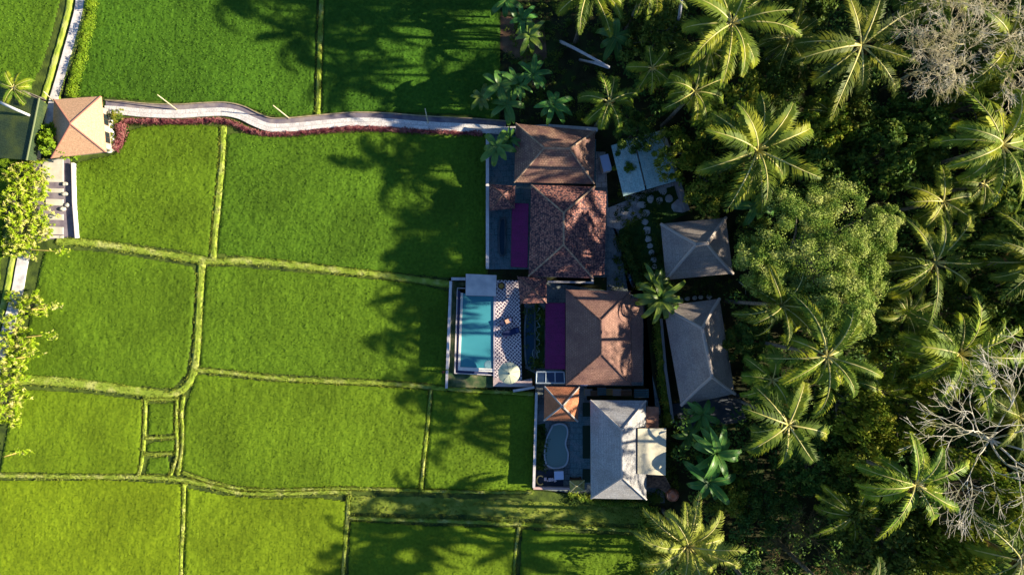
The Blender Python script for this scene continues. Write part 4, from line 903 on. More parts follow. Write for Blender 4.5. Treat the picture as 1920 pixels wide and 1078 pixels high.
# ------------------------------------------------------------------ swimming pool and deck
def slab_part(root, name, pts, z0, z1, m, h=None):
    return obj(name, MB().prism([tuple(P(p[0], p[1], h if h is not None else z1))[:2] for p in pts], z0, z1), m, root)
def pool():
    c = P(895, 620, 0); root = thing('swimming_pool', 'rectangular turquoise swimming pool with white coping', 'swimming pool', (c.x, c.y, 0))
    wm = mat('pool water', [(0.045, 0.24, 0.3), (0.06, 0.28, 0.34)], .25, rough=.05, spec=.5, bump=.04, bscale=2.5)
    slab_part(root, 'water', [(868, 550), (926, 550), (924, 691), (862.5, 688)], .02, .42, wm)
    cw = MB(); W_ = [(862.5, 549.5), (858, 690), (862.5, 694), (924, 697.5)]
    a = [(864, 549), (868.2, 549), (862.8, 688), (858.5, 694)]; slab_part(root, 'coping', a, .02, .5, mat('white pool coping', [(0.7, 0.66, 0.62), (0.8, 0.77, 0.73)], 2))
    slab_part(root, 'coping', [(858.5, 694.2), (862.8, 688.2), (925.5, 691), (925.5, 697.5)], .02, .5, MATS['white pool coping'])
    gm = mat('blue gutter', (0.05, 0.06, 0.14), rough=.2)
    slab_part(root, 'gutter', [(858.5, 543), (864, 547), (858, 694), (854, 699)], .02, .3, gm)
    slab_part(root, 'gutter', [(854, 699.2), (858, 694.4), (925.5, 697.8), (925.5, 702)], .02, .3, gm)
    slab_part(root, 'outer_rim', [(856.5, 541), (858.3, 541), (854, 699), (851.5, 700)], .02, .46, M_cope)
    slab_part(root, 'outer_rim', [(851.5, 700.2), (854, 699.2), (925.5, 702.2), (925.5, 704)], .02, .46, M_cope)
    slab_part(root, 'outer_rim', [(857, 540.8), (857, 539), (876, 540), (876, 541.5)], .02, .46, M_cope)
    st = MB(); q = P(917, 683, .43); st.lathe((q.x - .05, q.y - .05, .0), [(.45, 0), (.45, .43), (.38, .445)], 18); obj('corner_step', st, mat('pale step', (0.16, 0.3, 0.36)), root)
pool()
floor_slab('pool_garden', [(845, 527), (880, 530), (862, 542), (855, 700), (926, 706), (925, 726), (838, 726)], mat('pool side gravel', [(0.03, 0.07, 0.03), (0.08, 0.12, 0.05), (0.2, 0.19, 0.1)], 1.2, bump=.5, bscale=12), 0, .2)

def lattice_shadow_mat():  # pale grid on dark violet: lattice shadow painted into the deck colour
    m = bpy.data.materials.new('deck with painted lattice shadow'); m.use_nodes = True; n = m.node_tree.nodes; l = m.node_tree.links; b = n['Principled BSDF']
    geo = n.new('ShaderNodeNewGeometry'); no = n.new('ShaderNodeTexNoise'); no.inputs['Scale'].default_value = .8; l.new(geo.outputs['Position'], no.inputs['Vector'])
    vm = n.new('ShaderNodeVectorMath'); vm.operation = 'SCALE'; vm.inputs['Scale'].default_value = .5; l.new(no.outputs['Color'], vm.inputs[0])
    ad = n.new('ShaderNodeVectorMath'); ad.operation = 'ADD'; l.new(geo.outputs['Position'], ad.inputs[0]); l.new(vm.outputs[0], ad.inputs[1])
    outs = []
    for ang in (42, -48):
        mp = n.new('ShaderNodeMapping'); mp.inputs['Rotation'].default_value = (0, 0, R(ang)); l.new(ad.outputs[0], mp.inputs[0])
        wv = n.new('ShaderNodeTexWave'); wv.inputs['Scale'].default_value = 1.15; wv.inputs['Distortion'].default_value = 0.6; wv.inputs['Detail Scale'].default_value = 2; l.new(mp.outputs[0], wv.inputs[0])
        mr = n.new('ShaderNodeMapRange'); mr.inputs['From Min'].default_value = .7; mr.inputs['From Max'].default_value = .9; l.new(wv.outputs['Fac'], mr.inputs['Value']); outs.append(mr)
    mx = n.new('ShaderNodeMath'); mx.operation = 'MAXIMUM'; l.new(outs[0].outputs[0], mx.inputs[0]); l.new(outs[1].outputs[0], mx.inputs[1])
    mi = n.new('ShaderNodeMix'); mi.data_type = 'RGBA'; l.new(mx.outputs[0], mi.inputs[0]); mi.inputs[6].default_value = (0.08, 0.05, 0.1, 1); mi.inputs[7].default_value = (0.8, 0.68, 0.66, 1)
    l.new(mi.outputs[2], b.inputs['Base Color']); b.inputs['Roughness'].default_value = .7
    return m
M_lat = lattice_shadow_mat()
floor_slab('pool_deck', [(930, 525), (973, 526), (976, 600), (978.5, 712), (928, 706)], M_lat, 0, .55)
floor_slab('deck_border', [(925.8, 556), (929.8, 525), (927.8, 706), (978.7, 712.2), (997, 709), (998, 724), (925, 723)], mat('pinkish deck stone', [(0.46, 0.34, 0.34), (0.58, 0.46, 0.44)], 1.5, detail=6), 0, .545)
floor_slab('deck_edge', [(925.8, 556), (929.6, 556), (927.6, 706), (925.5, 706)], mat('grey lilac stone', [(0.38, 0.34, 0.42), (0.48, 0.44, 0.5)], 1.5), 0.4, .56)
def parasol():
    c = P(954.5, 699.5, 2.6); root = thing('parasol', 'round pale cream parasol at the lower end of the pool deck', 'parasol', (c.x, c.y, .545))
    z = 2.45; n = 24; Rr = 20.6 * S * (CAMZ - z) / CAMZ
    cm = mat('cream parasol cloth', [(0.6, 0.64, 0.46), (0.68, 0.7, 0.52)], 1.5, trans=.2)
    mb = MB().lathe((c.x, c.y, z), [(Rr, 0), (Rr * .98, .04), (Rr * .6, .22), (.1, .42)], 8 * 3)
    cn = obj('canopy', mb, cm, root)
    rb = MB()
    for i in range(8):
        a = i * math.pi / 4 + .2; rb.tube([(c.x, c.y, z + .43), (c.x + Rr * .6 * math.cos(a), c.y + Rr * .6 * math.sin(a), z + .23), (c.x + Rr * math.cos(a), c.y + Rr * math.sin(a), z + .03)], .018, 4)
    obj('seam', rb, mat('grey seam', (0.3, 0.33, 0.25)), cn)
    obj('finial', MB().lathe((c.x, c.y, z + .4), [(.13, 0), (.12, .06), (.05, .12)], 10), mat('steel finial', (0.12, 0.15, 0.16), rough=.3), root)
    obj('pole', MB().tube([(c.x, c.y, .56), (c.x, c.y, z + .4)], .035, 8), M_wood, root)
    obj('base', MB().lathe((c.x, c.y, .556), [(.35, 0), (.33, .06), (.06, .1)], 16), M_conc, root)
parasol()
def rnd_table():
    c = P(940, 536, 1.3); root = thing('round_table', 'round dark rimmed table with an ochre top at the upper end of the deck', 'table', (c.x, c.y, .556))
    obj('table_top', MB().lathe((c.x, c.y, 1.2), [(.36, 0), (.36, .05)], 20), mat('dark table rim', (0.08, 0.04, 0.03)), root)
    obj('ochre_inset', MB().lathe((c.x, c.y, 1.253), [(.24, 0), (.2, .05)], 20), mat('ochre inset', (0.4, 0.24, 0.06)), root)
    obj('leg', MB().tube([(c.x, c.y, .56), (c.x, c.y, 1.2)], .05, 8), M_wood, root)
rnd_table()
navy = mat('navy cushion', [(0.015, 0.025, 0.08), (0.025, 0.035, 0.1)], 2)
def daybed(px, py, L, W, ang, label, cush=None):
    c = P(px, py, .9); root = thing('daybed', label, 'daybed', (c.x, c.y, .556)); a = R(ang)
    obj('frame', MB().box((c.x, c.y, .78), (L, W, .08), a), M_wood, root); obj('mattress', MB().box((c.x, c.y, .9), (L * .96, W * .94, .15), a), navy, root)
    for sx in (-1, 1):
        for sy in (-1, 1):
            o = Matrix.Rotation(a, 3, 'Z') @ Vector((sx * L * .44, sy * W * .4, 0)); obj('leg', MB().box((c.x + o.x, c.y + o.y, .65), (.07, .07, .18), a), M_wood, root)
    o = Matrix.Rotation(a, 3, 'Z') @ Vector((L * .38, 0, 0)); obj('pillow', MB().box((c.x + o.x, c.y + o.y, 1.02), (.3, W * .7, .1), a), mat('blue pillow', (0.04, 0.06, 0.16)), root)
    if cush:
        q = P(*cush, 1.02); o = obj('peach_towel', MB().box((q.x, q.y, 1.02), (.5, .42, .07), a), mat('peach towel', (0.6, 0.36, 0.26))); tag(o, 'folded peach towel on the upper navy daybed', 'towel')
daybed(958, 623, 1.8, .62, 18, 'larger navy daybed standing diagonally across the middle of the deck')
daybed(949, 603, 1.3, .5, 25, 'smaller navy daybed with a peach towel above the larger one', (952, 602))
# long pond beside the deck
def pond(pts, label, name, wm, rimm, z=.3, rim=.14, closed=True):
    line = wl(smoothline(pts + [pts[0]], 3), z); c = line[0]
    cx = sum(p[0] for p in line) / len(line); cy = sum(p[1] for p in line) / len(line)
    root = thing(name, label, 'pond', (cx, cy, .15)); obj('water', MB().prism([(p[0], p[1]) for p in line[:-1]], .17, z), wm, root)
    obj('rim', band(MB(), line, -rim, rim * .2, .16, z + .12), rimm, root); return root
pond([(988, 578), (998, 572), (1003, 578), (1004, 630), (1002, 676), (996, 688), (986, 684), (983, 640), (984, 600)], 'long dark blue pond between the deck and the purple awning', 'garden_pond', mat('dark pond water', (0.01, 0.05, 0.08), rough=.08, bump=.05, bscale=3), M_dconc)
pond([(937, 412), (944, 408), (948, 414), (948, 470), (944, 480), (936, 476), (934, 440)], 'narrow dark pond in the courtyard below the upper gazebo', 'garden_pond', MATS['dark pond water'], M_dconc)
pond([(1036, 796), (1050, 793), (1062, 798), (1065, 812), (1061, 832), (1066, 850), (1062, 870), (1050, 877), (1034, 877), (1023, 868), (1020, 848), (1024, 822)], 'kidney shaped grey green pool with a pale rim', 'kidney_pool', mat('grey green pool water', (0.16, 0.25, 0.24), rough=.1), mat('pale pool rim', (0.42, 0.45, 0.48)), z=.34, rim=.13)
# planting bed beside the long pond with pale curled hose
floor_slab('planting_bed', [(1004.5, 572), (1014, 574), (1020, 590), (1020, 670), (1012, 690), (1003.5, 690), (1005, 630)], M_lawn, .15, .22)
hz = []
for i in range(70):
    t = i / 69; y = 575 + 95 * t; hz.append(P(1009 + 4.2 * math.sin(t * 38) * (1 - .4 * t), y + 2.2 * math.cos(t * 51), .27))
for i in range(14):
    a = i / 13 * 5.2 - 1.2; hz.append(P(1003 - 4.5 * math.cos(a), 662 + 9 * math.sin(a), .28))
tag(obj('garden_hose', MB().tube(hz, .045, 5), mat('pale green hose', (0.34, 0.4, 0.36)), smooth=True), 'pale curled garden hose lying on the bed beside the long pond', 'hose')
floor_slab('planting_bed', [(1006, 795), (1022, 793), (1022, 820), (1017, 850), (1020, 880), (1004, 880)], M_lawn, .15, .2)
# courtyard details above the kidney pool and glazed frame
def frame_pergola(label, a, b, c_, d, h, n, name='glass_roof'):
    q = [P(*p, h) for p in (a, b, c_, d)]; ce = sum(q, Vector()) / 4; root = thing(name, label, 'skylight', (ce.x, ce.y, .15)); fr = MB()
    for i in range(4): fr.tube([q[i], q[(i + 1) % 4]], .07, 4)
    for i in range(1, n): fr.tube([q[0].lerp(q[1], i / n), q[3].lerp(q[2], i / n)], .045, 4)
    obj('frame', fr, mat('pale blue steel', (0.4, 0.46, 0.52)), root)
    obj('glass', MB().add([p - Vector((0, 0, .02)) for p in q] + [p - Vector((0, 0, .05)) for p in q], [(0, 1, 2, 3), (7, 6, 5, 4), (0, 4, 5, 1), (1, 5, 6, 2), (2, 6, 7, 3), (3, 7, 4, 0)]), mat('dark blue glazing', (0.02, 0.04, 0.09), rough=.12, spec=.5), root)
    for p in q: obj('post', MB().box((p.x, p.y, h / 2 + .02), (.1, .1, h - .16)), M_wood, root)
frame_pergola('dark glazed roof with a pale frame below the lower purple awning', (1006, 697), (1058, 697), (1059, 718), (1005, 718), 2.2, 3)
def dark_terrace():
    floor_slab('terrace', [(1002, 881), (1055, 881), (1056, 913), (1000, 912)], mat('navy slate', [(0.02, 0.035, 0.06), (0.035, 0.05, 0.08)], 1.5), .15, .3)
    # C shaped gold bench and pale stools
    q = P(1013.5, 900, .6); pts = [(q.x + .38 * math.cos(R(a)), q.y + .46 * math.sin(R(a)), .62) for a in range(50, 311, 20)]
    r = thing('curved_bench', 'C shaped gold bench on the dark terrace at the bottom', 'bench', (q.x, q.y, .3)); obj('seat', MB().tube(pts, .07, 6), mat('gold paint', (0.5, 0.4, 0.16)), r)
    for i in (0, 6, 13): obj('leg', MB().tube([(pts[i][0], pts[i][1], .3), pts[i]], .03, 5), M_wood, r)
    for k, (x, y, s) in enumerate(((1022.5, 898, .26), (1027, 901, .12), (1031, 899, .28), (1036, 898.5, .24), (1040.5, 900, .25))):
        q = P(x, y, .7); r = thing('stool', ('pale stool closest to the gold bench', 'tiny pale stool, second from the gold bench', 'pale stool in the middle of the row of five on the dark terrace', 'pale stool second from the pump box on the dark terrace', 'pale stool closest to the pump box on the dark terrace')[k], 'stool', (q.x, q.y, .3), 'pale stools on the dark terrace')
        obj('seat', MB().box((q.x, q.y, .68), (s, s * 1.3, .08), .1 * k), mat('pale pink paint', (0.5, 0.42, 0.46)), r)
        for sx, sy in ((-1, -1), (1, -1), (1, 1), (-1, 1)): obj('leg', MB().box((q.x + sx * s * .3, q.y + sy * s * .4, .47), (.04, .04, .34)), M_wood, r)
dark_terrace()
house('thatched_kiosk', 'tiny yellowish roofed kiosk at the bottom left corner of the pale grey house', [(1068, 901), (1096, 900), (1096, 920), (1069, 922)], [(1080, 911), (1083, 911)], False, 2.2, 2.8, mat('yellow thatch', [(0.2, 0.16, 0.06), (0.45, 0.38, 0.12)], 3, bump=.5), mat('pale thatch ridge', (0.5, 0.45, 0.25)), cat='kiosk', inset=.25, caprad=.04, open_sides=True)
def cabinet(px, py, w_, d, h, ang, label, name, m, cat):
    c = P(px, py, h); root = thing(name, label, cat, (c.x, c.y, .06)); a = R(ang)
    obj('casing', MB().box((c.x, c.y, h / 2 + .03), (w_, d, h - .12), a), m, root); obj('lid', MB().box((c.x, c.y, h), (w_ * 1.05, d * 1.05, .07), a), mat(name + ' lid', tuple(min(.8, x * 1.15) for x in (0.42, 0.46, 0.62))), root)
    o = Matrix.Rotation(a, 3, 'Z') @ Vector((w_ * .51, 0, 0)); obj('tap', MB().box((c.x + o.x, c.y + o.y, h * .3), (.08, .06, .06), a), M_conc, root)
cabinet(1136, 306, .85, 1.6, 1.6, 15, 'pale blue white box shaped water tank beside the teal shed', 'water_tank', M_white, 'water tank')
cabinet(1048, 891, .9, .8, 1.2, 2, 'pale blue pump box beside the dark terrace', 'pump_box', M_conc, 'box')
cabinet(1095, 716, .7, .7, 1.9, 0, 'small white utility box under the lower eave of the dark tiled house', 'utility_box', M_white, 'box')
# motor scooter in the lane
def scooter():
    c = P(1184, 526, .8); root = thing('motor_scooter', 'glossy dark blue scooter parked in the lane beside the arching plants', 'scooter', (c.x, c.y, .06)); a = R(112); Rm = Matrix.Rotation(a, 3, 'Z')
    T = lambda x, y, z: Vector((c.x, c.y, .06)) + Rm @ Vector((x, y, z)); bl = mat('glossy blue paint', (0.03, 0.1, 0.2), rough=.12, spec=.8)
    b = MB(); b.tube([T(-.75, 0, .62), T(-.45, 0, .68), T(-.1, 0, .55), T(.2, 0, .34), T(.45, 0, .55), T(.55, 0, .85)], [.1, .19, .19, .16, .18, .08], 8); obj('body', b, bl, root, True)
    s = MB(); s.tube([T(-.7, 0, .8), T(-.3, 0, .84), T(.02, 0, .78)], [.1, .16, .08], 8); obj('seat', s, mat('black vinyl', (0.015, 0.015, 0.018), rough=.4), root, True)
    for x in (-.62, .68):
        wv = MB(); wv.tube([T(x, -.06, .26), T(x, .06, .26)], .26, 16); wo = obj('wheel', wv, mat('tyre rubber', (0.015, 0.015, 0.015)), root)
        hb = MB(); hb.tube([T(x, -.065, .26), T(x, .065, .26)], .14, 12); obj('rim', hb, M_conc, wo)
    obj('handlebar', MB().tube([T(.42, -.34, .98), T(.52, -.12, .95), T(.55, 0, .88), T(.52, .12, .95), T(.42, .34, .98)], .03, 6), M_wood, root)
    obj('headlight', MB().lathe(tuple(T(.62, 0, .82)), [(.09, 0), (.07, .06)], 10), M_glass, root)
scooter()
# copper pot at the bottom right corner with its brown net
def pot():
    c = P(1262, 929, 1.0); root = thing('copper_pot', 'big round shiny copper pot at the bottom right of the pale grey house', 'pot', (c.x, c.y, 0))
    mb = MB().lathe((c.x, c.y, 0), [(.3, 0), (.62, .35), (.7, .75), (.6, 1.02), (.48, 1.12), (.22, 1.2), (.05, 1.22)], 28)
    obj('vessel', mb, mat('polished copper', [(0.6, 0.2, 0.12), (0.68, 0.28, 0.17)], 2, rough=.3, metal=.6), root, True)
    obj('lip', MB().tube([(c.x + .5 * math.cos(a / 24 * 6.2832), c.y + .5 * math.sin(a / 24 * 6.2832), 1.12) for a in range(25)], .035, 6), mat('dark copper', (0.35, 0.13, 0.09), rough=.4, metal=.4), root, True)
    mb = MB(); A = [P(1213, 893, 2.2), P(1247, 892, 2.3), P(1258, 913, 1.5), P(1248, 924, 1.4), P(1235, 915, 1.9), P(1213, 913, 2.1)]
    mb.add(A + [p - Vector((0, 0, .04)) for p in A], [tuple(range(5, -1, -1)), tuple(range(6, 12))] + [(i, (i + 1) % 6, 6 + (i + 1) % 6, 6 + i) for i in range(6)])
    r = thing('shade_net', 'brown shade net stretched from the pale grey house to the copper pot', 'shade net', tuple(A[0] * .5 + A[2] * .5)[:2] + (0,))
    obj('net', mb, mat('brown net', [(0.09, 0.06, 0.05), (0.25, 0.15, 0.11)], 4, trans=.2), r)
    for k in (0, 3, 5): obj('pole', MB().tube([(A[k].x, A[k].y, 0), A[k] - Vector((0, 0, .05))], .04, 6), M_wood, r)
pot()
# dappled storage yard between the dark tiled and pale grey houses
YM = [mat('yard ochre', (0.36, 0.26, 0.1)), mat('yard grey', (0.28, 0.27, 0.26)), mat('yard brown', (0.14, 0.08, 0.05)), mat('yard teal', (0.08, 0.14, 0.16))]
YL = ['ochre crate, leftmost in the narrow yard above the pale grey house', 'low grey crate, second from the left in the narrow yard', 'brown crate, third from the left in the narrow yard', 'taller ochre crate in the middle of the narrow yard',
      'grey crate just right of the middle of the narrow yard', 'dark teal crate, second from the right in the narrow yard', 'large grey crate, rightmost in the narrow yard by the lane']
for i, (x, y, w_, d) in enumerate(((1103, 735, .8, .7), (1115, 737, .9, .5), (1128, 733, .9, .8), (1142, 734, 1.0, .7), (1157, 735, .9, .7), (1174, 736, 1.1, .6), (1202, 737, 1.5, .9))):
    h = .5 + .12 * (i % 3); c = P(x, y, h); root = thing('crate', YL[i], 'crate', (c.x, c.y, .15), 'crates in the narrow yard')
    mb = MB()
    for s in (-1, 1): mb.box((c.x, c.y + s * (d / 2 - .02), h / 2 + .15), (w_, .04, h)); mb.box((c.x + s * (w_ / 2 - .02), c.y, h / 2 + .15), (.04, d - .085, h - .01))
    mb.box((c.x, c.y, .2), (w_ - .09, d - .09, .06)); obj('sides', mb, YM[i % 4], root)
    sl_ = MB()
    for k in range(4): sl_.box((c.x, c.y - d / 2 + d * (k + .5) / 4, h + .17), (w_, d / 5.2, .03))
    obj('slatted_top', sl_, YM[(i + 1) % 4], root)
# stepping stones
ST = [(1200.5, 369, 10, 6), (1220, 373, 7, 8), (1236.6, 376, 6, 8), (1243, 358, 9, 8), (1254.7, 371.5, 8.5, 8), (1203, 384, 9, 7), (1210, 399.5, 9, 7.5), (1209.6, 416, 7.5, 7), (1213, 432, 8, 8.5), (1216, 448, 7, 6.5), (1219, 461, 6, 5.5), (1222, 474, 6, 6), (1225.5, 487, 6.3, 6.3), (1227, 500, 5.5, 5), (1231, 517, 6, 5), (1232.5, 529, 6.5, 6)]
for i, (x, y, a, b) in enumerate(ST):
    c = P(x, y, .2); o = obj('stepping_stone', MB().rock((c.x, c.y, .04), a * S, b * S, .16, i), M_stone, smooth=False)
    tag(o, 'pale grey stepping stone in the row that turns the corner of the shaded lawn', 'stepping stone', 'stepping stones across the shaded lawn')
for i, x in enumerate((1254, 1264, 1276, 1289.5, 1302.5, 1314, 1330)):
    c = P(x, (559, 560.5, 561, 560, 559, 557.5, 556.5)[i], .2); tag(obj('edging_stone', MB().rock((c.x, c.y, .03), 5.4 * S, 4.6 * S, .2, i + 40), M_stone), 'round grey stone in the row along the top eave of the long grey bungalow', 'stone', 'stones along the long bungalow')
c = P(1273, 387, .2); tag(obj('rock', MB().rock((c.x, c.y, .03), 15 * S, 13 * S, .35, 77, 11), M_stone), 'large flat grey rock at the corner of the shaded lawn', 'rock')

# ------------------------------------------------------------------ left edge: driveway, planters, golden bushes
floor_slab('driveway', [(66, 300), (133, 298), (142, 446), (60, 452)], mat('dim drive stone', [(0.16, 0.13, 0.17), (0.26, 0.22, 0.25)], 1.2), 0, .2)
SL = ['large cream concrete slab nearest the gatehouse', 'second cream slab down the driveway', 'third cream slab down the driveway', 'fourth cream slab down the driveway', 'fifth cream slab down the driveway', 'long cream slab at the foot of the driveway']
for i, (y0, y1, x0) in enumerate(((298, 342, 80), (353, 362, 84), (373, 386, 86), (401, 413, 88), (425, 440, 80), (441, 447, 66))):
    mb = MB().prism([tuple(P(x, y, .3))[:2] for x, y in ((x0, y0), (118, y0 + 1), (118, y1), (x0, y1 - 1))], .1, .32)
    tag(obj('concrete_slab', mb, mat('cream slab', [(0.5, 0.46, 0.4), (0.62, 0.57, 0.5)], 1.5, detail=6)), SL[i], 'slab', 'cream slabs along the driveway')
RL = ['cream boulder highest in the driveway gutter', 'second cream boulder in the driveway gutter', 'small cream boulder in the middle of the driveway gutter', 'pointed cream boulder low in the driveway gutter']
for i, (x, y) in enumerate(((123, 345), (123, 364), (127, 385), (118, 392))):
    c = P(x, y, .3); tag(obj('boulder', MB().rock((c.x, c.y, .1), .34 - .08 * (i == 2), .22, .4, i + 9), mat('cream slab', (0.5, 0.46, 0.4))), RL[i], 'boulder', 'boulders in the driveway gutter')
PL = ['first', 'second', 'third', 'fourth', 'fifth', 'lowest']
for i, (x, y) in enumerate(((203, 226), (204, 237), (206, 249), (207, 259), (206, 269), (203, 280))):
    c = P(x, y, .6); root = thing('planter', PL[i] + ' white planter from the top in the row right of the gatehouse roof', 'planter', (c.x, c.y, 0), 'white planters by the gatehouse')
    obj('pot', MB().lathe((c.x, c.y, 0), [(.2, 0), (.36, .35), (.38, .6), (.3, .62)], 12), M_white, root, True)
    (V, F), _ = crown_cloud(.34, .3, .25, .55, 8, 26, .16, 60 + i, .5); npobj('foliage', V, F, M_leafY, root)
SUNB = [(26, 330, 30, 3.0), (60, 318, 22, 2.2), (54, 354, 28, 2.6), (14, 385, 36, 3.2), (58, 394, 30, 2.4), (34, 425, 32, 2.8), (74, 434, 18, 1.8), (18, 458, 26, 2.4), (50, 470, 17, 1.6)]
LB = ['golden bush at the left edge level with the first driveway slab', 'small golden bush closest below the mossy roof', 'golden bush touching the second driveway slab', 'large golden bush cut by the left edge level with the middle slabs', 'golden bush beside the third and fourth driveway slabs',
      'golden bush above the start of the lower footpath', 'low golden bush at the foot of the driveway', 'golden bush at the left edge just above the lower footpath', 'little golden bush over the upper end of the lower footpath']
for (x, y, r_, h), lb in zip(SUNB, LB): tree(x, y, h, r_, 'sun', lb, 'bush', 'golden_bush', 'golden bushes at the left edge')
for (x, y, r_, h), lb in zip([(50, 572, 24, 2.4), (16, 612, 22, 2.2), (34, 650, 26, 2.4), (0, 660, 30, 2.8), (14, 700, 28, 2.6), (2, 745, 32, 2.6), (10, 780, 22, 2.0), (20, 560, 16, 1.6)],
    ['sunlit golden bush with long sprays over the paddy, highest of the lower ones', 'golden bush covering the footpath below the highest spray', 'golden bush with a spray reaching right above the wide bund', 'golden bush at the left edge above the wide bund', 'golden bush where the wide bund meets the footpath', 'golden bush at the left edge below the wide bund', 'lowest small golden bush at the left edge', 'tiny golden bush on the left verge of the lower footpath']):
    tree(x, y, h, r_, 'sun', lb, 'bush', 'golden_bush', 'golden bushes at the left edge')
def spray(pts, label, h=2.6):
    base = P(pts[0][0], pts[0][1], h); root = thing('leaning_branch', label, 'branch', (base.x, base.y, .2)); mb = MB(); L = [P(p[0], p[1], h + i * .1) for i, p in enumerate(pts)]
    mb.tube([(base.x, base.y, .2)] + L, [.06] + [.05 - .03 * i / len(L) for i in range(len(L))], 5); obj('stem', mb, mat('golden stem', (0.5, 0.38, 0.1)), root)
    e = L[-1]; q = np.random.default_rng(int(pts[0][0] * 7)); d = q.normal(size=(46, 3)) * np.array([.5, .2, .12]); 
    V, F = quads(np.array(e) - np.array(root.location) + d, q.normal(size=(46, 3)) * .4 + np.array([0, 0, 1]), .36, .16); npobj('leaves', V, F, M_sun, root)
spray([(60, 580), (80, 572), (98, 574)], 'golden leafy branch reaching right over the paddy, uppermost'); spray([(50, 632), (70, 630), (92, 630)], 'golden leafy branch reaching right above the wide bund')
spray([(30, 672), (48, 666), (64, 664)], 'short golden branch just above the wide bund'); spray([(8, 856), (26, 852), (42, 847)], 'small golden branch over the yellow green paddy edge'); spray([(60, 468), (85, 470), (112, 472)], 'golden pink branch over the bund below the driveway')
tree(98, 262, 4.0, 34, 'hed', 'round yellow green tree overlapping the lower left of the gatehouse roof', 'tree', 'leafy_tree')
c = P(215, 216, 0); tree(216, 216, 1.4, 12, 'yel2', 'small olive shrub between the gatehouse and the start of the walkway', 'shrub', 'olive_shrub')
# hedges
def hedge(name, label, pts, wpx, hgt, m, n, leaf, seed, cat='hedge'):
    line = wl(smoothline(pts, 4), hgt * .8); q = np.random.default_rng(seed); A = np.array([(p[0], p[1]) for p in line]); i = q.integers(0, len(A) - 1, n); t = q.random(n)[:, None]
    ce = A[i] * (1 - t) + A[i + 1] * t; dd = A[i + 1] - A[i]; dd /= np.linalg.norm(dd, axis=1)[:, None]; wv = wpx * S / 2; of = np.clip(q.normal(size=n) * .5, -1.2, 1.2) * wv * (.75 + .5 * vnoise(ce[:, 0], ce[:, 1], 1.2))
    ce = ce + np.stack([-dd[:, 1], dd[:, 0]], 1) * of[:, None]; z = hgt * np.sqrt(np.clip(1 - (of / wv / 1.25) ** 2, 0.05, 1)) * q.uniform(.35, 1.05, n) * (.7 + .6 * vnoise(ce[:, 0], ce[:, 1], 2.0))
    org = np.array([ce[:, 0].mean(), ce[:, 1].mean(), 0]); V, F = quads(np.column_stack([ce, z + .05]) - org, np.column_stack([of / wv, q.normal(size=n) * .5, np.full(n, .9)]) + q.normal(size=(n, 3)) * .45, leaf, leaf * .6)
    return tag(npobj(name, V, F, m, loc=tuple(org)), label, cat)
hedge('bright_hedge', 'bright yellow green clipped hedge right of the upper footpath', [(180, -120), (168, 15), (160, 60), (148, 110), (136, 150), (132, 182)], 22, .9, M_hedge, 9000, .15, 1)
tag(hedge('red_hedge', 'dark red leafy planting strip below the curving walkway', [(228, 228), (260, 228), (300, 229), (350, 229), (400, 226), (430, 230), (450, 238), (470, 247), (505, 252), (545, 251), (600, 246), (660, 241), (720, 242), (780, 246), (850, 249), (905, 250)], 13, .55, M_red, 13000, .13, 2, 'planting'), kind='stuff')
hedge('red_shrubs', 'clump of brick red shrubs right of the white planters', [(222, 232), (226, 250), (220, 268), (212, 280)], 20, .8, M_red, 1500, .15, 3, 'shrubs')
hedge('climbing_hedge', 'climbing green hedge in the gap between the lane and the long grey house', [(1232, 560), (1234, 610), (1238, 660), (1244, 710), (1250, 760), (1256, 800)], 15, 1.4, M_leafY, 4500, .2, 4)
hedge('shaded_hedge', 'shaded green hedge between the driveway and the stepping stones', [(1166, 440), (1178, 470), (1192, 505), (1205, 540)], 26, 1.2, M_leafD, 3000, .2, 5)
hedge('boundary_growth', 'ragged low growth along the end of the bottom paddies under the pale palm', [(1222, 950), (1214, 1000), (1224, 1050), (1216, 1110), (1226, 1240)], 34, 1.0, M_leafY, 6000, .22, 7, cat='planting')
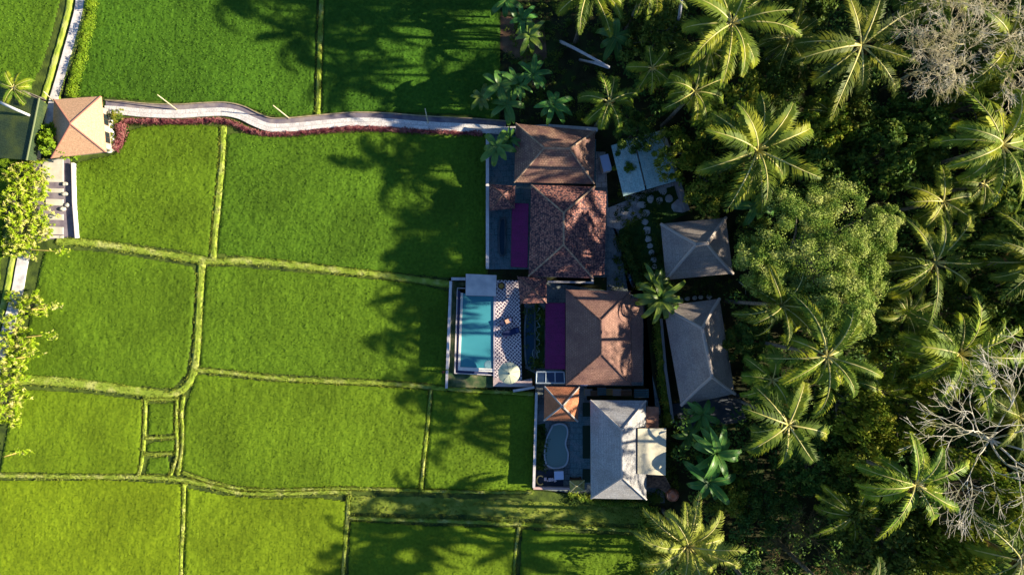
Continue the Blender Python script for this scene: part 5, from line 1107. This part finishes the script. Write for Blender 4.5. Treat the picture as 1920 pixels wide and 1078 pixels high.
hedge('garden_edge_hedge', 'ragged green growth below the bottom eave of the pale grey house', [(1065, 925), (1110, 940), (1160, 944), (1215, 944)], 12, .6, M_leafY, 2200, .2, 6, 'planting')
# leaning poles along the walkway
for (bx, by), (tx, ty), h, lb in (((333, 207), (295, 178), 3.4, 'thin pale pole beside the walkway, nearest the gatehouse'), ((542, 222), (512, 198), 3.4, 'thin pale pole at the lowest bend of the walkway'), ((803, 232), (797, 204), 2.6, 'thin pale pole on the shaded end of the walkway'), ((100, 190), (82, 172), 3.4, 'thin pale pole at the bottom of the upper footpath')):
    A = P(bx, by, .3); B = P(tx, ty, h); root = thing('pole', lb, 'pole', tuple(A)); obj('shaft', MB().tube([A, A.lerp(B, .5), B], [.07, .06, .045], 7), mat('pale bamboo', [(0.5, 0.42, 0.26), (0.66, 0.58, 0.42)], 3), root, True)
    obj('foot', MB().lathe((A.x, A.y, A.z - .25), [(.14, 0), (.12, .3)], 10), M_conc, root)
A = P(833, 695, 0); root = thing('wall_lamp_post', 'short dark post outside the pool garden wall', 'post', tuple(A)); obj('shaft', MB().tube([A, A + Vector((0, 0, 1.35))], .09, 8), M_wood, root); obj('cap', MB().lathe(tuple(A + Vector((0, 0, 1.34))), [(.12, 0), (.14, .06), (.03, .12)], 10), M_wood, root)
# leaning palm trunks
for pts, lb in (([(1052, 72, 1), (1075, 90, 3.5), (1105, 106, 6), (1142, 126, 8)], 'pale bluish trunk leaning over the garden soil, the upper of two'), ([(1090, 104, 1.5), (1115, 118, 4), (1142, 127.5, 6)], 'pale bluish trunk leaning over the garden soil, the shorter lower one'), ([(1268, 60, 2), (1274, 30, 7), (1279, -10, 11)], 'thin curved pale trunk at the top edge left of the large yellow palm')):
    L = [P(*p) for p in pts]; L[0].z = 0; o = thing('leaning_tree', lb, 'tree', tuple(L[0])); obj('trunk', MB().tube(L, [.17, .15, .13, .1][:len(L)], 8), mat('blue grey bark', [(0.3, 0.32, 0.4), (0.42, 0.42, 0.48)], 2), o, True)
